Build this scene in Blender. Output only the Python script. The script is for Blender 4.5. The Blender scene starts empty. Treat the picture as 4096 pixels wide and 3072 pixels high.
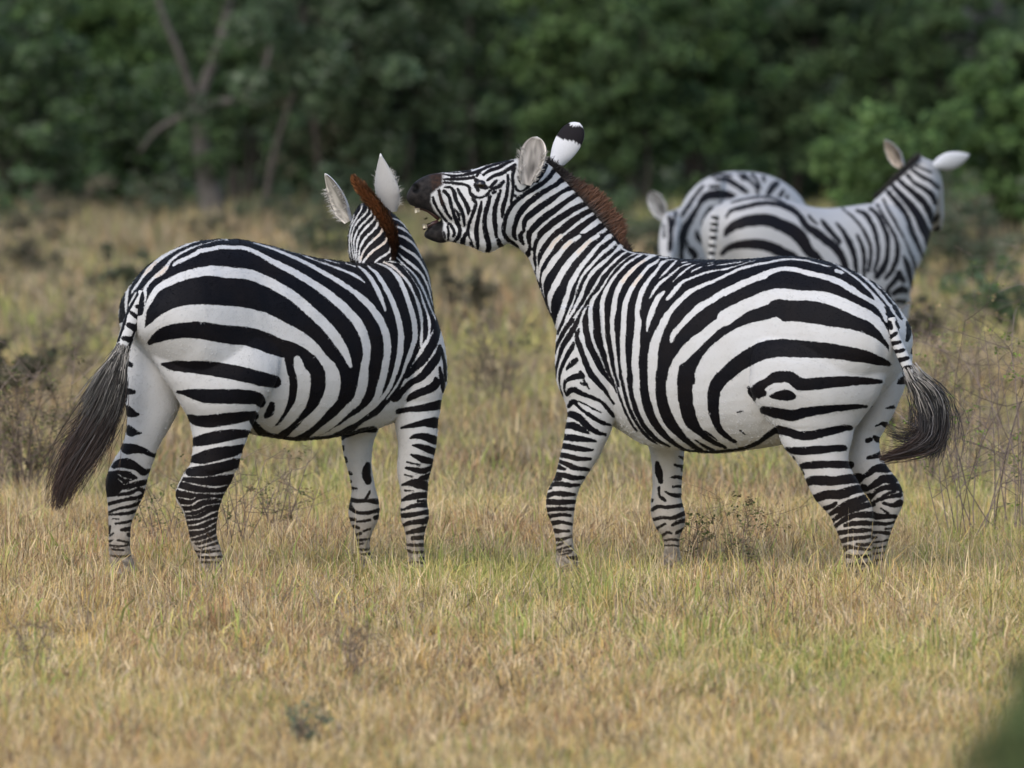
import bpy, math, random
import numpy as np
from mathutils import Vector
from mathutils.bvhtree import BVHTree

S = bpy.context.scene
COL = S.collection
R = math.radians

# ---------------------------------------------------------------- camera, world, sun, exposure
CAM_H = 2.15                      # camera height above the plain, metres
FPX = 37775.0                    # focal length in pixels of the 4096 px wide photograph
D0 = 40.0                        # distance to the two near zebras
PITCH = math.atan(1223.0 / FPX)
cam_data = bpy.data.cameras.new("camera")
cam = bpy.data.objects.new("camera", cam_data)
COL.objects.link(cam)
S.camera = cam
cam.location = (0, 0, CAM_H)
cam.rotation_euler = (math.pi / 2 - PITCH, 0, 0)
cam_data.sensor_width = 36.0
cam_data.lens = 36.0 * FPX / 4096.0
cam_data.clip_end = 2000.0
cam_data.dof.use_dof = True
cam_data.dof.focus_distance = 40.0
cam_data.dof.aperture_fstop = 4.7

SUN_EL, SUN_AZ = R(42), R(-30)   # sun behind the camera's left shoulder, azimuth from -Y
world = bpy.data.worlds.new("World")
S.world = world
world.use_nodes = True
wn = world.node_tree
sky = wn.nodes.new("ShaderNodeTexSky")
sky.sky_type = 'NISHITA'
sky.sun_disc = False
sky.sun_elevation = SUN_EL
sky.sun_rotation = R(180) + SUN_AZ * -1
sky.air_density = 1.0
sky.dust_density = 2.0
sky.ozone_density = 0.6
wn.nodes["Background"].inputs["Strength"].default_value = 0.15
wn.links.new(sky.outputs["Color"], wn.nodes["Background"].inputs["Color"])
sun_data = bpy.data.lights.new("sun", 'SUN')
sun_data.energy = 0.7
sun_data.angle = R(48)
sun_data.color = (0.97, 0.985, 1.0)
sun = bpy.data.objects.new("sun", sun_data)
COL.objects.link(sun)
sdir = Vector((math.sin(SUN_AZ) * math.cos(SUN_EL), -math.cos(SUN_AZ) * math.cos(SUN_EL), math.sin(SUN_EL)))
sun.rotation_euler = sdir.to_track_quat('Z', 'Y').to_euler()
S.view_settings.view_transform = 'Standard'
S.view_settings.look = 'None'
S.view_settings.gamma = 1.0
S.view_settings.exposure = 0.68

# ---------------------------------------------------------------- pixel <-> world
SP, CP = math.sin(PITCH), math.cos(PITCH)
AF = np.array([0, CP, -SP]); AU = np.array([0, SP, CP]); AR = np.array([1.0, 0, 0])
CAMP = np.array([0, 0, CAM_H])

def at(x, y, dist):
    """point of the photograph (4096 px frame) at ground distance dist"""
    d = AF + AR * ((x - 2048.0) / FPX) + AU * (-(y - 1536.0) / FPX)
    return CAMP + d * (dist / d[1])

def proj(P):
    v = P - CAMP
    f = v @ AF
    return np.stack([2048 + FPX * (v @ AR) / f, 1536 - FPX * (v @ AU) / f], 1)

def ground_at(x, dist):
    p = at(x, 1536, dist)
    return np.array([p[0], dist, 0.0])

CROPS = {'A': (420, 900, .63291), 'B': (180, 1600, .45208), 'C': (1000, 1600, .45208), 'D': (1200, 560, .36166),
         'E': (2100, 900, .45208), 'F': (1600, 450, .45208), 'G': (2100, 1300, .45208), 'H': (2900, 1000, .45208),
         'I': (2900, 1650, .45208), 'J': (2100, 1600, .45208), 'L': (2520, 640, .3255), 'M': (420, 900, .22604),
         'N': (1400, 900, .27125), 'P': (0, 1100, .40687), 'Q': (2120, 940, .22604), 'R': (2200, 1280, .22604),
         'T': (2560, 1000, .22604), 'U': (3496, 1000, .60278), 'V': (3160, 520, .36166), 'X': (0, 0, 1.85172)}

def tr(crop, txt):
    """'x,y,w x,y,w ...' measured in a crop -> array in 4096 px frame"""
    ox, oy, s = CROPS[crop]
    out = []
    for tok in txt.split():
        v = [float(a) for a in tok.split(',')]
        out.append([ox + v[0] * s, oy + v[1] * s] + [a * s for a in v[2:]])
    return np.array(out)

def catmull(P, n=5):
    P = np.asarray(P, float)
    if len(P) < 3:
        t = np.linspace(0, 1, n + 1)[:, None]
        return P[0] * (1 - t) + P[1] * t if len(P) == 2 else P
    Q = np.vstack([2 * P[0] - P[1], P, 2 * P[-1] - P[-2]])
    out = []
    for i in range(1, len(Q) - 2):
        p0, p1, p2, p3 = Q[i - 1], Q[i], Q[i + 1], Q[i + 2]
        for k in range(n):
            t = k / n
            out.append(.5 * (2 * p1 + (p2 - p0) * t + (2 * p0 - 5 * p1 + 4 * p2 - p3) * t * t + (3 * p1 - p0 - 3 * p2 + p3) * t ** 3))
    out.append(P[-1])
    return np.array(out)

# ---------------------------------------------------------------- objects
def link(name, mesh, mat=None, parent=None):
    o = bpy.data.objects.new(name, mesh)
    COL.objects.link(o)
    if mat is not None and not mesh.materials:
        for m in (mat if isinstance(mat, (list, tuple)) else [mat]):
            mesh.materials.append(m)
    if parent is not None:
        o.parent = parent
        o.matrix_parent_inverse = parent.matrix_world.inverted() if False else parent.matrix_basis.inverted()
    return o

def tag(o, label, cat, group=None, kind=None):
    if label: o["label"] = label
    if cat: o["category"] = cat
    if group: o["group"] = group
    if kind: o["kind"] = kind
    return o

def thing(name, label, cat, loc, group=None):
    o = bpy.data.objects.new(name, None)
    COL.objects.link(o)
    o.location = tuple(float(v) for v in loc)
    o.empty_display_size = 0.2
    return tag(o, label, cat, group)

def mesh_np(name, V, F, col=None, smooth=False):
    """V (n,3), F list/array of faces with equal size, or list of arrays"""
    Fs = F if isinstance(F, list) else [F]
    Fs = [np.asarray(f, dtype=np.int32) for f in Fs if len(f)]
    me = bpy.data.meshes.new(name)
    me.vertices.add(len(V))
    me.vertices.foreach_set("co", np.asarray(V, dtype=np.float32).ravel())
    loops = np.concatenate([f.ravel() for f in Fs])
    sizes = np.concatenate([np.full(len(f), f.shape[1], dtype=np.int32) for f in Fs])
    starts = np.concatenate([[0], np.cumsum(sizes)[:-1]]).astype(np.int32)
    me.loops.add(len(loops))
    me.loops.foreach_set("vertex_index", loops)
    me.polygons.add(len(sizes))
    me.polygons.foreach_set("loop_start", starts)
    me.polygons.foreach_set("loop_total", sizes)
    if smooth:
        me.polygons.foreach_set("use_smooth", np.ones(len(sizes), dtype=bool))
    me.update(calc_edges=True)
    if col is not None:
        a = me.attributes.new("Col", 'FLOAT_COLOR', 'POINT')
        c = np.ones((len(V), 4), dtype=np.float32)
        c[:, :3] = col
        a.data.foreach_set("color", c.ravel())
    return me

def ribbons(name, P, w0, w1, c0, c1, rng, mat, parent=None, facing=0.9, mid=None):
    """P (n,k,3) strand points; one mesh of tapered hair strands"""
    P = np.asarray(P); n, k, _ = P.shape
    T = np.gradient(P, axis=1)
    view = np.array([0, 1.0, 0]) + rng.normal(0, facing, (n, 1, 3))
    side = np.cross(T, view)
    side /= np.linalg.norm(side, axis=2, keepdims=True) + 1e-9
    t = np.linspace(0, 1, k)[None, :, None]
    w = (np.reshape(w0, (-1, 1, 1)) * (1 - t) + np.reshape(w1, (-1, 1, 1)) * t) * .5
    Lf, Rt = P - side * w, P + side * w
    V = np.stack([Lf, Rt], 2).reshape(-1, 3)
    base = (np.arange(n) * 2 * k)[:, None]
    i = np.arange(k - 1)[None, :] * 2
    F = np.stack([base + i, base + i + 1, base + i + 3, base + i + 2], 2).reshape(-1, 4)
    c0 = np.asarray(c0).reshape(-1, 1, 3); c1 = np.asarray(c1).reshape(-1, 1, 3)
    if mid is None:
        C = c0 * (1 - t) + c1 * t
    else:
        m = np.asarray(mid).reshape(-1, 1, 3)
        C = np.where(t < .5, c0 * (1 - 2 * t) + m * 2 * t, m * (2 - 2 * t) + c1 * (2 * t - 1))
    C = np.broadcast_to(C, (n, k, 3))
    C = np.repeat(C[:, :, None, :], 2, 2).reshape(-1, 3)
    return link(name, mesh_np(name, V, F, C), mat, parent)

def tube(path, radii, seg=10):
    """tapered round limb -> V, F (caps closed)"""
    path = np.asarray(path, float); n = len(path)
    T = np.gradient(path, axis=0)
    T /= np.linalg.norm(T, axis=1, keepdims=True) + 1e-9
    ref = np.array([0.13, 0.97, 0.2])
    V = []
    for i in range(n):
        a = np.cross(T[i], ref); a /= np.linalg.norm(a) + 1e-9
        b = np.cross(T[i], a)
        for j in range(seg):
            th = 2 * math.pi * j / seg
            V.append(path[i] + radii[i] * (a * math.cos(th) + b * math.sin(th)))
    V.append(path[0]); V.append(path[-1])
    F = []
    for i in range(n - 1):
        for j in range(seg):
            F.append((i * seg + j, i * seg + (j + 1) % seg, (i + 1) * seg + (j + 1) % seg, (i + 1) * seg + j))
    c = len(V) - 2
    Tri = [(c, (j + 1) % seg, j) for j in range(seg)] + [(c + 1, (n - 1) * seg + j, (n - 1) * seg + (j + 1) % seg) for j in range(seg)]
    return np.array(V), np.array(F), np.array(Tri)

def merge(parts):
    V, Q, T3, o = [], [], [], 0
    for v, q, t in parts:
        V.append(v); o2 = o
        if len(q): Q.append(np.asarray(q) + o2)
        if len(t): T3.append(np.asarray(t) + o2)
        o += len(v)
    return np.vstack(V), [np.vstack(Q) if Q else [], np.vstack(T3) if T3 else []]

# value noise on a plane
_nr = np.random.default_rng(5)
_tab = _nr.random((256, 256))
def vnoise(x, y):
    xi = np.floor(x).astype(int); yi = np.floor(y).astype(int)
    fx = x - xi; fy = y - yi
    fx = fx * fx * (3 - 2 * fx); fy = fy * fy * (3 - 2 * fy)
    g = lambda a, b: _tab[a & 255, b & 255]
    return (g(xi, yi) * (1 - fx) + g(xi + 1, yi) * fx) * (1 - fy) + (g(xi, yi + 1) * (1 - fx) + g(xi + 1, yi + 1) * fx) * fy

# ---------------------------------------------------------------- materials
def mat_new(name):
    m = bpy.data.materials.new(name); m.use_nodes = True
    return m, m.node_tree, m.node_tree.nodes["Principled BSDF"]

def N(t, kind, **kw):
    n = t.nodes.new(kind)
    for k, v in kw.items(): setattr(n, k, v)
    return n

def mat_attr(name, rough=.8, spec=.3, transl=0.0, noise=0.25, nscale=40.0, gain=1.0):
    """colour from the mesh's own Col attribute, broken up by fine procedural noise"""
    m, t, b = mat_new(name)
    a = N(t, "ShaderNodeAttribute", attribute_name="Col")
    nz = N(t, "ShaderNodeTexNoise"); nz.inputs["Scale"].default_value = nscale
    mr = N(t, "ShaderNodeMapRange"); mr.inputs[3].default_value = gain * (1 - noise); mr.inputs[4].default_value = gain * (1 + noise)
    mx = N(t, "ShaderNodeVectorMath", operation='SCALE')
    t.links.new(nz.outputs["Fac"], mr.inputs[0])
    t.links.new(a.outputs["Color"], mx.inputs[0]); t.links.new(mr.outputs[0], mx.inputs[3])
    t.links.new(mx.outputs[0], b.inputs["Base Color"])
    b.inputs["Roughness"].default_value = rough
    b.inputs["Specular IOR Level"].default_value = spec
    if transl:
        tl = N(t, "ShaderNodeBsdfTranslucent"); ms = N(t, "ShaderNodeMixShader"); ms.inputs[0].default_value = transl
        t.links.new(mx.outputs[0], tl.inputs["Color"])
        t.links.new(b.outputs[0], ms.inputs[1]); t.links.new(tl.outputs[0], ms.inputs[2])
        t.links.new(ms.outputs[0], t.nodes["Material Output"].inputs[0])
    return m

def mat_plain(name, c0, c1, scale=30.0, rough=.8, spec=.3):
    m, t, b = mat_new(name)
    tc = N(t, "ShaderNodeTexCoord")
    nz = N(t, "ShaderNodeTexNoise"); nz.inputs["Scale"].default_value = scale; nz.inputs["Detail"].default_value = 6
    mx = N(t, "ShaderNodeMix", data_type='RGBA')
    mx.inputs[6].default_value = (*c0, 1); mx.inputs[7].default_value = (*c1, 1)
    t.links.new(tc.outputs["Object"], nz.inputs["Vector"])
    t.links.new(nz.outputs["Fac"], mx.inputs[0]); t.links.new(mx.outputs[2], b.inputs["Base Color"])
    b.inputs["Roughness"].default_value = rough; b.inputs["Specular IOR Level"].default_value = spec
    return m

M_HAIR = mat_attr("mane_hair", .55, .35, 0.0, .3, 120.0)
M_FUR = mat_attr("coat_fur", .6, .09, 0.0, .1, 80.0)
M_GRASS = mat_attr("grass_blade", .75, .2, .22, .2, 25.0, 1.14)
M_LEAF = mat_attr("leaf", .8, .1, .35, .3, 3.0, 1.9)
M_TWIG = mat_attr("twig_bark", .9, .15, 0.0, .3, 60.0)
M_BARK = mat_plain("bark", (.032, .028, .024), (.095, .082, .07), 9.0, .95, .1)
M_BARK_PALE = mat_plain("pale_bark", (.045, .04, .036), (.16, .145, .13), 7.0, .95, .1)
M_HOOF = mat_plain("hoof", (.03, .026, .022), (.07, .06, .05), 40.0, .6, .3)
M_EYE = mat_plain("eye_dark", (.006, .004, .003), (.012, .008, .006), 10.0, .08, .6)
M_TOOTH = mat_plain("tooth_enamel", (.42, .36, .25), (.55, .49, .37), 60.0, .4, .4)
M_GUM = mat_plain("mouth_flesh", (.025, .012, .011), (.07, .028, .022), 60.0, .4, .4)
M_EAR_OUT = mat_attr("ear_fur", .8, .15, 0.0, .22, 60.0)

def mat_coat(name, blacks=(.0030, .0032, .0055), whites=(.54, .54, .542), dirt=(.37, .30, .215), dirt_z=(.12, .62)):
    """zebra coat: stripe / muzzle / tan fields are stored on the mesh, hair break-up is procedural"""
    m, t, b = mat_new(name)
    L = t.links.new
    tc = N(t, "ShaderNodeTexCoord")
    def noise(scale, det=4, vec=None):
        n = N(t, "ShaderNodeTexNoise"); n.inputs["Scale"].default_value = scale; n.inputs["Detail"].default_value = det
        L(vec or tc.outputs["Object"], n.inputs["Vector"]); return n.outputs["Fac"]
    def mrange(v, a, c, lo=0.0, hi=1.0, smooth=False):
        n = N(t, "ShaderNodeMapRange"); n.inputs[1].default_value = a; n.inputs[2].default_value = c
        n.inputs[3].default_value = lo; n.inputs[4].default_value = hi
        if smooth: n.interpolation_type = 'SMOOTHSTEP'
        L(v, n.inputs[0]); return n.outputs[0]
    def math2(op, a, c):
        n = N(t, "ShaderNodeMath", operation=op)
        for i, v in enumerate((a, c)):
            if isinstance(v, (int, float)): n.inputs[i].default_value = v
            else: L(v, n.inputs[i])
        return n.outputs[0]
    def mix(f, a, c):
        n = N(t, "ShaderNodeMix", data_type='RGBA')
        if isinstance(f, float): n.inputs[0].default_value = f
        else: L(f, n.inputs[0])
        for s, v in ((6, a), (7, c)):
            if isinstance(v, tuple): n.inputs[s].default_value = (*v, 1)
            else: L(v, n.inputs[s])
        return n.outputs[2]
    def attr(nm):
        return N(t, "ShaderNodeAttribute", attribute_name=nm).outputs["Fac"]
    wob = math2('ADD', mrange(noise(300, 2), .3, .7, -1.9, 1.9), mrange(noise(95, 3), .3, .7, -1.3, 1.3))
    wob2 = mrange(noise(22, 2), .3, .7, -1.6, 1.6)
    st = math2('ADD', math2('ADD', attr("stripe"), wob), wob2)
    st = math2('SUBTRACT', st, 1.8)
    stripe = mrange(st, -1.6, 1.6, 0.0, 1.0, True)
    blot = mrange(noise(7, 5), .35, .7)
    white = mix(math2('MULTIPLY', blot, .35), whites, (whites[0] * .92, whites[1] * .88, whites[2] * .82))
    grime = mrange(noise(55, 6), .55, .8, 0, .35)
    white = mix(grime, white, (whites[0] * .72, whites[1] * .68, whites[2] * .62))
    geo = N(t, "ShaderNodeNewGeometry"); sx = N(t, "ShaderNodeSeparateXYZ"); L(geo.outputs["Position"], sx.inputs[0])
    low = mrange(math2('ADD', sx.outputs[2], mrange(noise(9, 4), .2, .8, -.10, .10)), dirt_z[0], dirt_z[1], .75, 0.0)
    white = mix(low, white, dirt)
    tan = mrange(attr("tan"), -9, 9, 1.0, 0.0, True)
    white = mix(tan, white, (.60, .50, .41))
    black = mix(mrange(noise(5, 4), .4, .7, 0, .5), blacks, (.011, .0075, .0065))
    black = mix(math2('MULTIPLY', low, .45), black, (.05, .035, .022))
    c = mix(stripe, black, white)
    mud = math2('MULTIPLY', mrange(sx.outputs[2], .05, .28, .95, 0.0), mrange(noise(38, 5), .34, .56))
    c = mix(mud, c, (.055, .04, .027))
    muz = mrange(math2('ADD', attr("muzzle"), wob), -6, 6, 1.0, 0.0, True)
    mcol = mix(mrange(noise(45, 5), .35, .7), (.009, .0085, .0088), (.030, .026, .025))
    c = mix(muz, c, mcol)
    br = mrange(math2('ADD', attr("brown"), math2('MULTIPLY', wob, 1.5)), -10, 10, 1.0, 0.0, True)
    c = mix(math2('MULTIPLY', br, mrange(noise(120, 4), .3, .65, .45, 1.0)), c, mix(mrange(noise(70, 3), .35, .65), (.018, .011, .009), (.048, .024, .015)))
    c = mix(mrange(attr("hole"), -6, 6, 1.0, 0.0, True), c, (.002, .002, .002))  # shade inside nostril and mouth gap, painted into the coat colour
    L(c, b.inputs["Base Color"])
    b.inputs["Roughness"].default_value = .62
    b.inputs["Specular IOR Level"].default_value = .11
    b.inputs["Sheen Weight"].default_value = .015
    b.inputs["Sheen Roughness"].default_value = .5
    bump = N(t, "ShaderNodeBump"); bump.inputs["Strength"].default_value = .12; bump.inputs["Distance"].default_value = .004
    L(math2('ADD', noise(150, 3), math2('MULTIPLY', noise(14, 3), 2.2)), bump.inputs["Height"])
    L(bump.outputs[0], b.inputs["Normal"])
    return m
# ---------------------------------------------------------------- zebra builder
def ground_y(x, dist):
    return proj(ground_at(x, dist)[None])[0, 1]

def yawvec(deg):
    """unit lateral vector pointing away from the camera; deg turns it towards +X"""
    return np.array([math.sin(R(deg)), math.cos(R(deg)), 0.0])

class Zebra:
    def __init__(self, dist):
        self.D = dist; self.lofts = []; self.ops = {'stripe': [], 'muzzle': [], 'brown': [], 'tan': [], 'hole': []}

    # rings: 'x1,y1,x2,y2,depth,halfwidth'
    def loft(self, crop, txt, yaw=0.0, sq=1.0, n=5):
        ox, oy, s = CROPS[crop]
        rows = []
        cur = (ox, oy, s)
        for tok in txt.split():
            if tok in CROPS: cur = CROPS[tok]; continue
            v = [float(a) for a in tok.split(',')]
            ox, oy, s = cur
            P1 = at(ox + v[0] * s, oy + v[1] * s, self.D + v[4]); P2 = at(ox + v[2] * s, oy + v[3] * s, self.D + v[4])
            f = v[5] * yawvec(v[6] if len(v) > 6 else yaw)
            rows.append(np.concatenate([(P1 + P2) / 2, (P1 - P2) / 2, f]))
        self.lofts.append((catmull(np.array(rows), n), sq))

    # slices: 'xl,xr,y,depth,halfdepth' (horizontal sections), running down to the hoof
    def leg(self, txt, hoof=(0, 0), sq=1.0, yaw=0.0):
        rows = []; cur = None
        for tok in txt.split():
            if tok in CROPS: cur = CROPS[tok]; continue
            xl, xr, y, d, w = [float(a) for a in tok.split(',')]
            ox, oy, s = cur
            P1 = at(ox + xl * s, oy + y * s, self.D + d); P2 = at(ox + xr * s, oy + y * s, self.D + d)
            rows.append(np.concatenate([(P1 + P2) / 2, (P1 - P2) / 2, w * yawvec(yaw)]))
        last = rows[-1]
        foot = last.copy(); foot[2] = .055; foot[0] += hoof[0]; foot[3:6] = foot[3:6] / np.linalg.norm(foot[3:6]) * .052
        foot[6:9] = foot[6:9] / np.linalg.norm(foot[6:9]) * .05
        if last[2] > .12: rows.append(.4 * last + .6 * foot)
        rows.append(foot)
        self.lofts.append((catmull(np.array(rows), 4), sq))
        return foot

    def B(self, crop, txt, field='stripe'):
        for line in txt.strip().split(';'):
            if line.strip(): self.ops[field].append(('B', catmull(tr(crop, line), 5)))
    def W(self, crop, txt, field='stripe'):
        for line in txt.strip().split(';'):
            if line.strip(): self.ops[field].append(('W', catmull(tr(crop, line), 5)))
    def poly(self, txt, field='stripe', mode='PB'):
        pts = []; cur = None
        for tok in txt.split():
            if tok in CROPS: cur = CROPS[tok]; continue
            x, y = [float(a) for a in tok.split(',')]
            pts.append((cur[0] + x * cur[2], cur[1] + y * cur[2]))
        self.ops[field].append((mode, np.array(pts)))

    @staticmethod
    def sd_stroke(p, S_):
        best = np.full(len(p), 1e9)
        for a, b in zip(S_[:-1], S_[1:]):
            d = b[:2] - a[:2]; L2 = d @ d + 1e-9
            q = p - a[:2]
            t = np.clip((q @ d) / L2, 0, 1)
            e = q - t[:, None] * d
            best = np.minimum(best, np.hypot(e[:, 0], e[:, 1]) - .5 * np.maximum(a[2] + (b[2] - a[2]) * t, .3))
        return best

    @staticmethod
    def sd_poly(p, Q):
        best = np.full(len(p), 1e9); inside = np.zeros(len(p), bool)
        for a, b in zip(Q, np.roll(Q, -1, 0)):
            d = b - a; q = p - a
            t = np.clip((q @ d) / (d @ d + 1e-9), 0, 1)
            e = q - t[:, None] * d
            best = np.minimum(best, np.hypot(e[:, 0], e[:, 1]))
            c = ((a[1] > p[:, 1]) != (b[1] > p[:, 1])) & (p[:, 0] < (b[0] - a[0]) * (p[:, 1] - a[1]) / (b[1] - a[1] + 1e-12) + a[0])
            inside ^= c
        return np.where(inside, -best, best)

    def field(self, px, name):
        f = np.full(len(px), 40.0)
        for kind, A in self.ops[name]:
            m = 40.0 + (A[:, 2].max() * .5 if A.shape[1] > 2 else 0)
            lo, hi = A[:, :2].min(0) - m, A[:, :2].max(0) + m
            idx = np.nonzero(((px >= lo) & (px <= hi)).all(1))[0]
            if not len(idx): continue
            q = px[idx]
            sd = self.sd_poly(q, A) if kind[0] == 'P' else self.sd_stroke(q, A)
            f[idx] = np.minimum(f[idx], sd) if kind[-1] == 'B' else np.maximum(f[idx], -sd)
        return np.clip(f, -40, 40)

    def body(self, voxel, smooth, mat, parent, dents=(), swell=0.0):
        V, F, T, o = [], [], [], 0
        SEG = 40
        th = np.linspace(0, 2 * math.pi, SEG, endpoint=False)
        rings = []
        for rows, sq in self.lofts:
            for r in rows:
                c, e, f = r[:3], r[3:6], r[6:9]
                cs, sn = np.cos(th), np.sin(th)
                cs = np.sign(cs) * np.abs(cs) ** sq; sn = np.sign(sn) * np.abs(sn) ** sq
                V.append(c + cs[:, None] * e + sn[:, None] * f)
                rings.append(r)
            n = len(rows)
            for i in range(n - 1):
                for j in range(SEG):
                    F.append((o + i * SEG + j, o + i * SEG + (j + 1) % SEG, o + (i + 1) * SEG + (j + 1) % SEG, o + (i + 1) * SEG + j))
            V.append(np.array([rows[0][:3], rows[-1][:3]]))
            c = o + n * SEG
            T += [(c, o + (j + 1) % SEG, o + j) for j in range(SEG)]
            T += [(c + 1, o + (n - 1) * SEG + j, o + (n - 1) * SEG + (j + 1) % SEG) for j in range(SEG)]
            o += n * SEG + 2
        me = mesh_np("tmp", np.vstack(V), [F, T])
        import bmesh
        bm = bmesh.new(); bm.from_mesh(me); bmesh.ops.recalc_face_normals(bm, faces=bm.faces); bm.to_mesh(me); bm.free()
        ob = bpy.data.objects.new("tmp", me); COL.objects.link(ob)
        md = ob.modifiers.new("r", 'REMESH'); md.mode = 'VOXEL'; md.voxel_size = voxel; md.adaptivity = 0
        ms = ob.modifiers.new("s", 'SMOOTH'); ms.factor = .5; ms.iterations = smooth
        dg = bpy.context.evaluated_depsgraph_get()
        new = bpy.data.meshes.new_from_object(ob.evaluated_get(dg))
        bpy.data.objects.remove(ob); bpy.data.meshes.remove(me)
        new.name = "body"
        nv = len(new.vertices)
        P = np.empty(nv * 3, np.float32); new.vertices.foreach_get("co", P); P = P.reshape(-1, 3).astype(float)
        NN = np.empty(nv * 3, np.float32); new.vertices.foreach_get("normal", NN); NN = NN.reshape(-1, 3).astype(float)
        for (crop, x, y, rx, ry, depth) in dents:      # nostril and the like: pushed into the surface
            ox, oy, s = CROPS[crop]
            q = (proj(P) - np.array([ox + x * s, oy + y * s])) / np.array([rx * s, ry * s])
            k = np.clip(1 - (q ** 2).sum(1), 0, 1) * (NN[:, 1] < -.05)
            P -= NN * (k ** .6 * depth)[:, None]
        if swell:                                      # slight unevenness of muscle and ribs
            a_ = P[:, 0] + P[:, 1] * .6
            P += NN * (swell * (vnoise(a_ * 9 + 7, P[:, 2] * 7) - .5) + .5 * swell * (vnoise(a_ * 22 + 50, P[:, 2] * 10 + 3) - .5))[:, None]
        new.vertices.foreach_set("co", P.astype(np.float32).ravel())
        new.update()
        # which vertices face and see the front side; the others take the pattern mirrored across their own part
        tree = BVHTree.FromPolygons([tuple(v) for v in P], [tuple(p.vertices) for p in new.polygons])
        view = CAMP - P; view /= np.linalg.norm(view, axis=1, keepdims=True)
        vis = (NN * view).sum(1) > -.02
        for i in np.nonzero(vis)[0]:
            st = P[i] + view[i] * .012 + NN[i] * .006
            if tree.ray_cast(Vector(st), Vector(view[i]), 3.0)[0] is not None: vis[i] = False
        RG = np.array(rings); C = RG[:, :3]; Fh = RG[:, 6:9] / np.linalg.norm(RG[:, 6:9], axis=1, keepdims=True)
        Wd = np.linalg.norm(RG[:, 6:9], axis=1) + np.linalg.norm(RG[:, 3:6], axis=1)
        hid = np.nonzero(~vis)[0]
        Pm = P.copy()
        for a in range(0, len(hid), 4000):
            ii = hid[a:a + 4000]
            d = np.linalg.norm(P[ii][:, None] - C[None], axis=2) / Wd[None]
            k = d.argmin(1)
            Pm[ii] = P[ii] - 2 * ((P[ii] - C[k]) * Fh[k]).sum(1)[:, None] * Fh[k]
        px = proj(Pm)
        for nm in self.ops:
            if not self.ops[nm] and nm in ('brown',): vals = np.full(nv, 40.0)
            else: vals = self.field(px, nm)
            setattr(self, 'f_' + nm, vals)
            at_ = new.attributes.new(nm, 'FLOAT', 'POINT'); at_.data.foreach_set("value", vals.astype(np.float32))
        new.polygons.foreach_set("use_smooth", np.ones(len(new.polygons), dtype=bool))
        self.tree = tree; self.P, self.NN, self.vis = P, NN, vis
        while new.materials: new.materials.pop()
        self.obj = link("body", new, mat, parent)
        return self.obj

    def hit(self, x, y, default):
        """depth of the body surface under a point of the photograph"""
        d = AF + AR * ((x - 2048.0) / FPX) + AU * (-(y - 1536.0) / FPX)
        h = self.tree.ray_cast(Vector(CAMP), Vector(d))
        return h[0][1] if h[0] is not None else default

def coat_hair(z, n, flow, parent, rng):
    """short fur lying on the skin, each hair in the colour of the stripe it grows from"""
    ok = np.nonzero((z.f_muzzle > 4) & (z.f_hole > 6) & (z.P[:, 2] > .03))[0]
    wt = np.where(z.vis[ok], 1.0, .25); i = rng.choice(ok, n, p=wt / wt.sum())
    P0 = z.P[i] + rng.normal(0, .002, (n, 3)); Nn = z.NN[i]
    fl = np.array(flow) + rng.normal(0, .22, (n, 3))
    t = fl - (fl * Nn).sum(1)[:, None] * Nn; t /= np.linalg.norm(t, axis=1, keepdims=True) + 1e-6
    L = rng.uniform(.004, .0085, n)[:, None]
    d0 = t + Nn * rng.uniform(.18, .45, n)[:, None]; d1 = t + Nn * rng.uniform(-.05, .2, n)[:, None]
    P0 = P0 - Nn * .0015
    S_ = np.stack([P0, P0 + d0 * L * .5, P0 + d0 * L * .5 + d1 * L * .5], 1)
    f = z.f_stripe[i] - 1.8 + rng.normal(0, .5, n)
    low = np.clip((.62 - P0[:, 2]) / .5, 0, .8)[:, None]
    wh = (np.array([[.54, .54, .542]]) * (1 - low) + np.array([[.37, .30, .215]]) * low) * rng.uniform(.90, 1.05, (n, 1))
    tn = np.clip(-z.f_tan[i] / 8, 0, 1)[:, None]; wh = wh * (1 - .7 * tn) + np.array([[.55, .46, .37]]) * .7 * tn
    bk = np.array([[.0032, .0034, .0056]]) * rng.uniform(.4, 1.8, (n, 1))
    c = np.where(f[:, None] < 0, bk, wh)
    o = ribbons("coat_hair", S_, .0017, .0006, c, c, rng, M_FUR, parent, .5)
    o["kind"] = "stuff"
    return o

def make_hoof(foot, parent):
    """small dark hoof under a leg"""
    V = []; n = 16
    for z, k in ((.0, 1.18), (.02, 1.12), (.05, 1.0), (.066, .8)):
        for j in range(n):
            a = 2 * math.pi * j / n
            V.append((foot[0] + math.cos(a) * .056 * k - .01 * (1 - z / .066), foot[1] + math.sin(a) * .052 * k, z + .002))
    F = [(i * n + j, i * n + (j + 1) % n, (i + 1) * n + (j + 1) % n, (i + 1) * n + j) for i in range(3) for j in range(n)]
    V += [(foot[0], foot[1], .002), (foot[0], foot[1], .068)]
    T = [(4 * n, (j + 1) % n, j) for j in range(n)] + [(4 * n + 1, 3 * n + j, 3 * n + (j + 1) % n) for j in range(n)]
    return link("hoof", mesh_np("hoof", np.array(V), [F, T], smooth=True), M_HOOF, parent)

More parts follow.
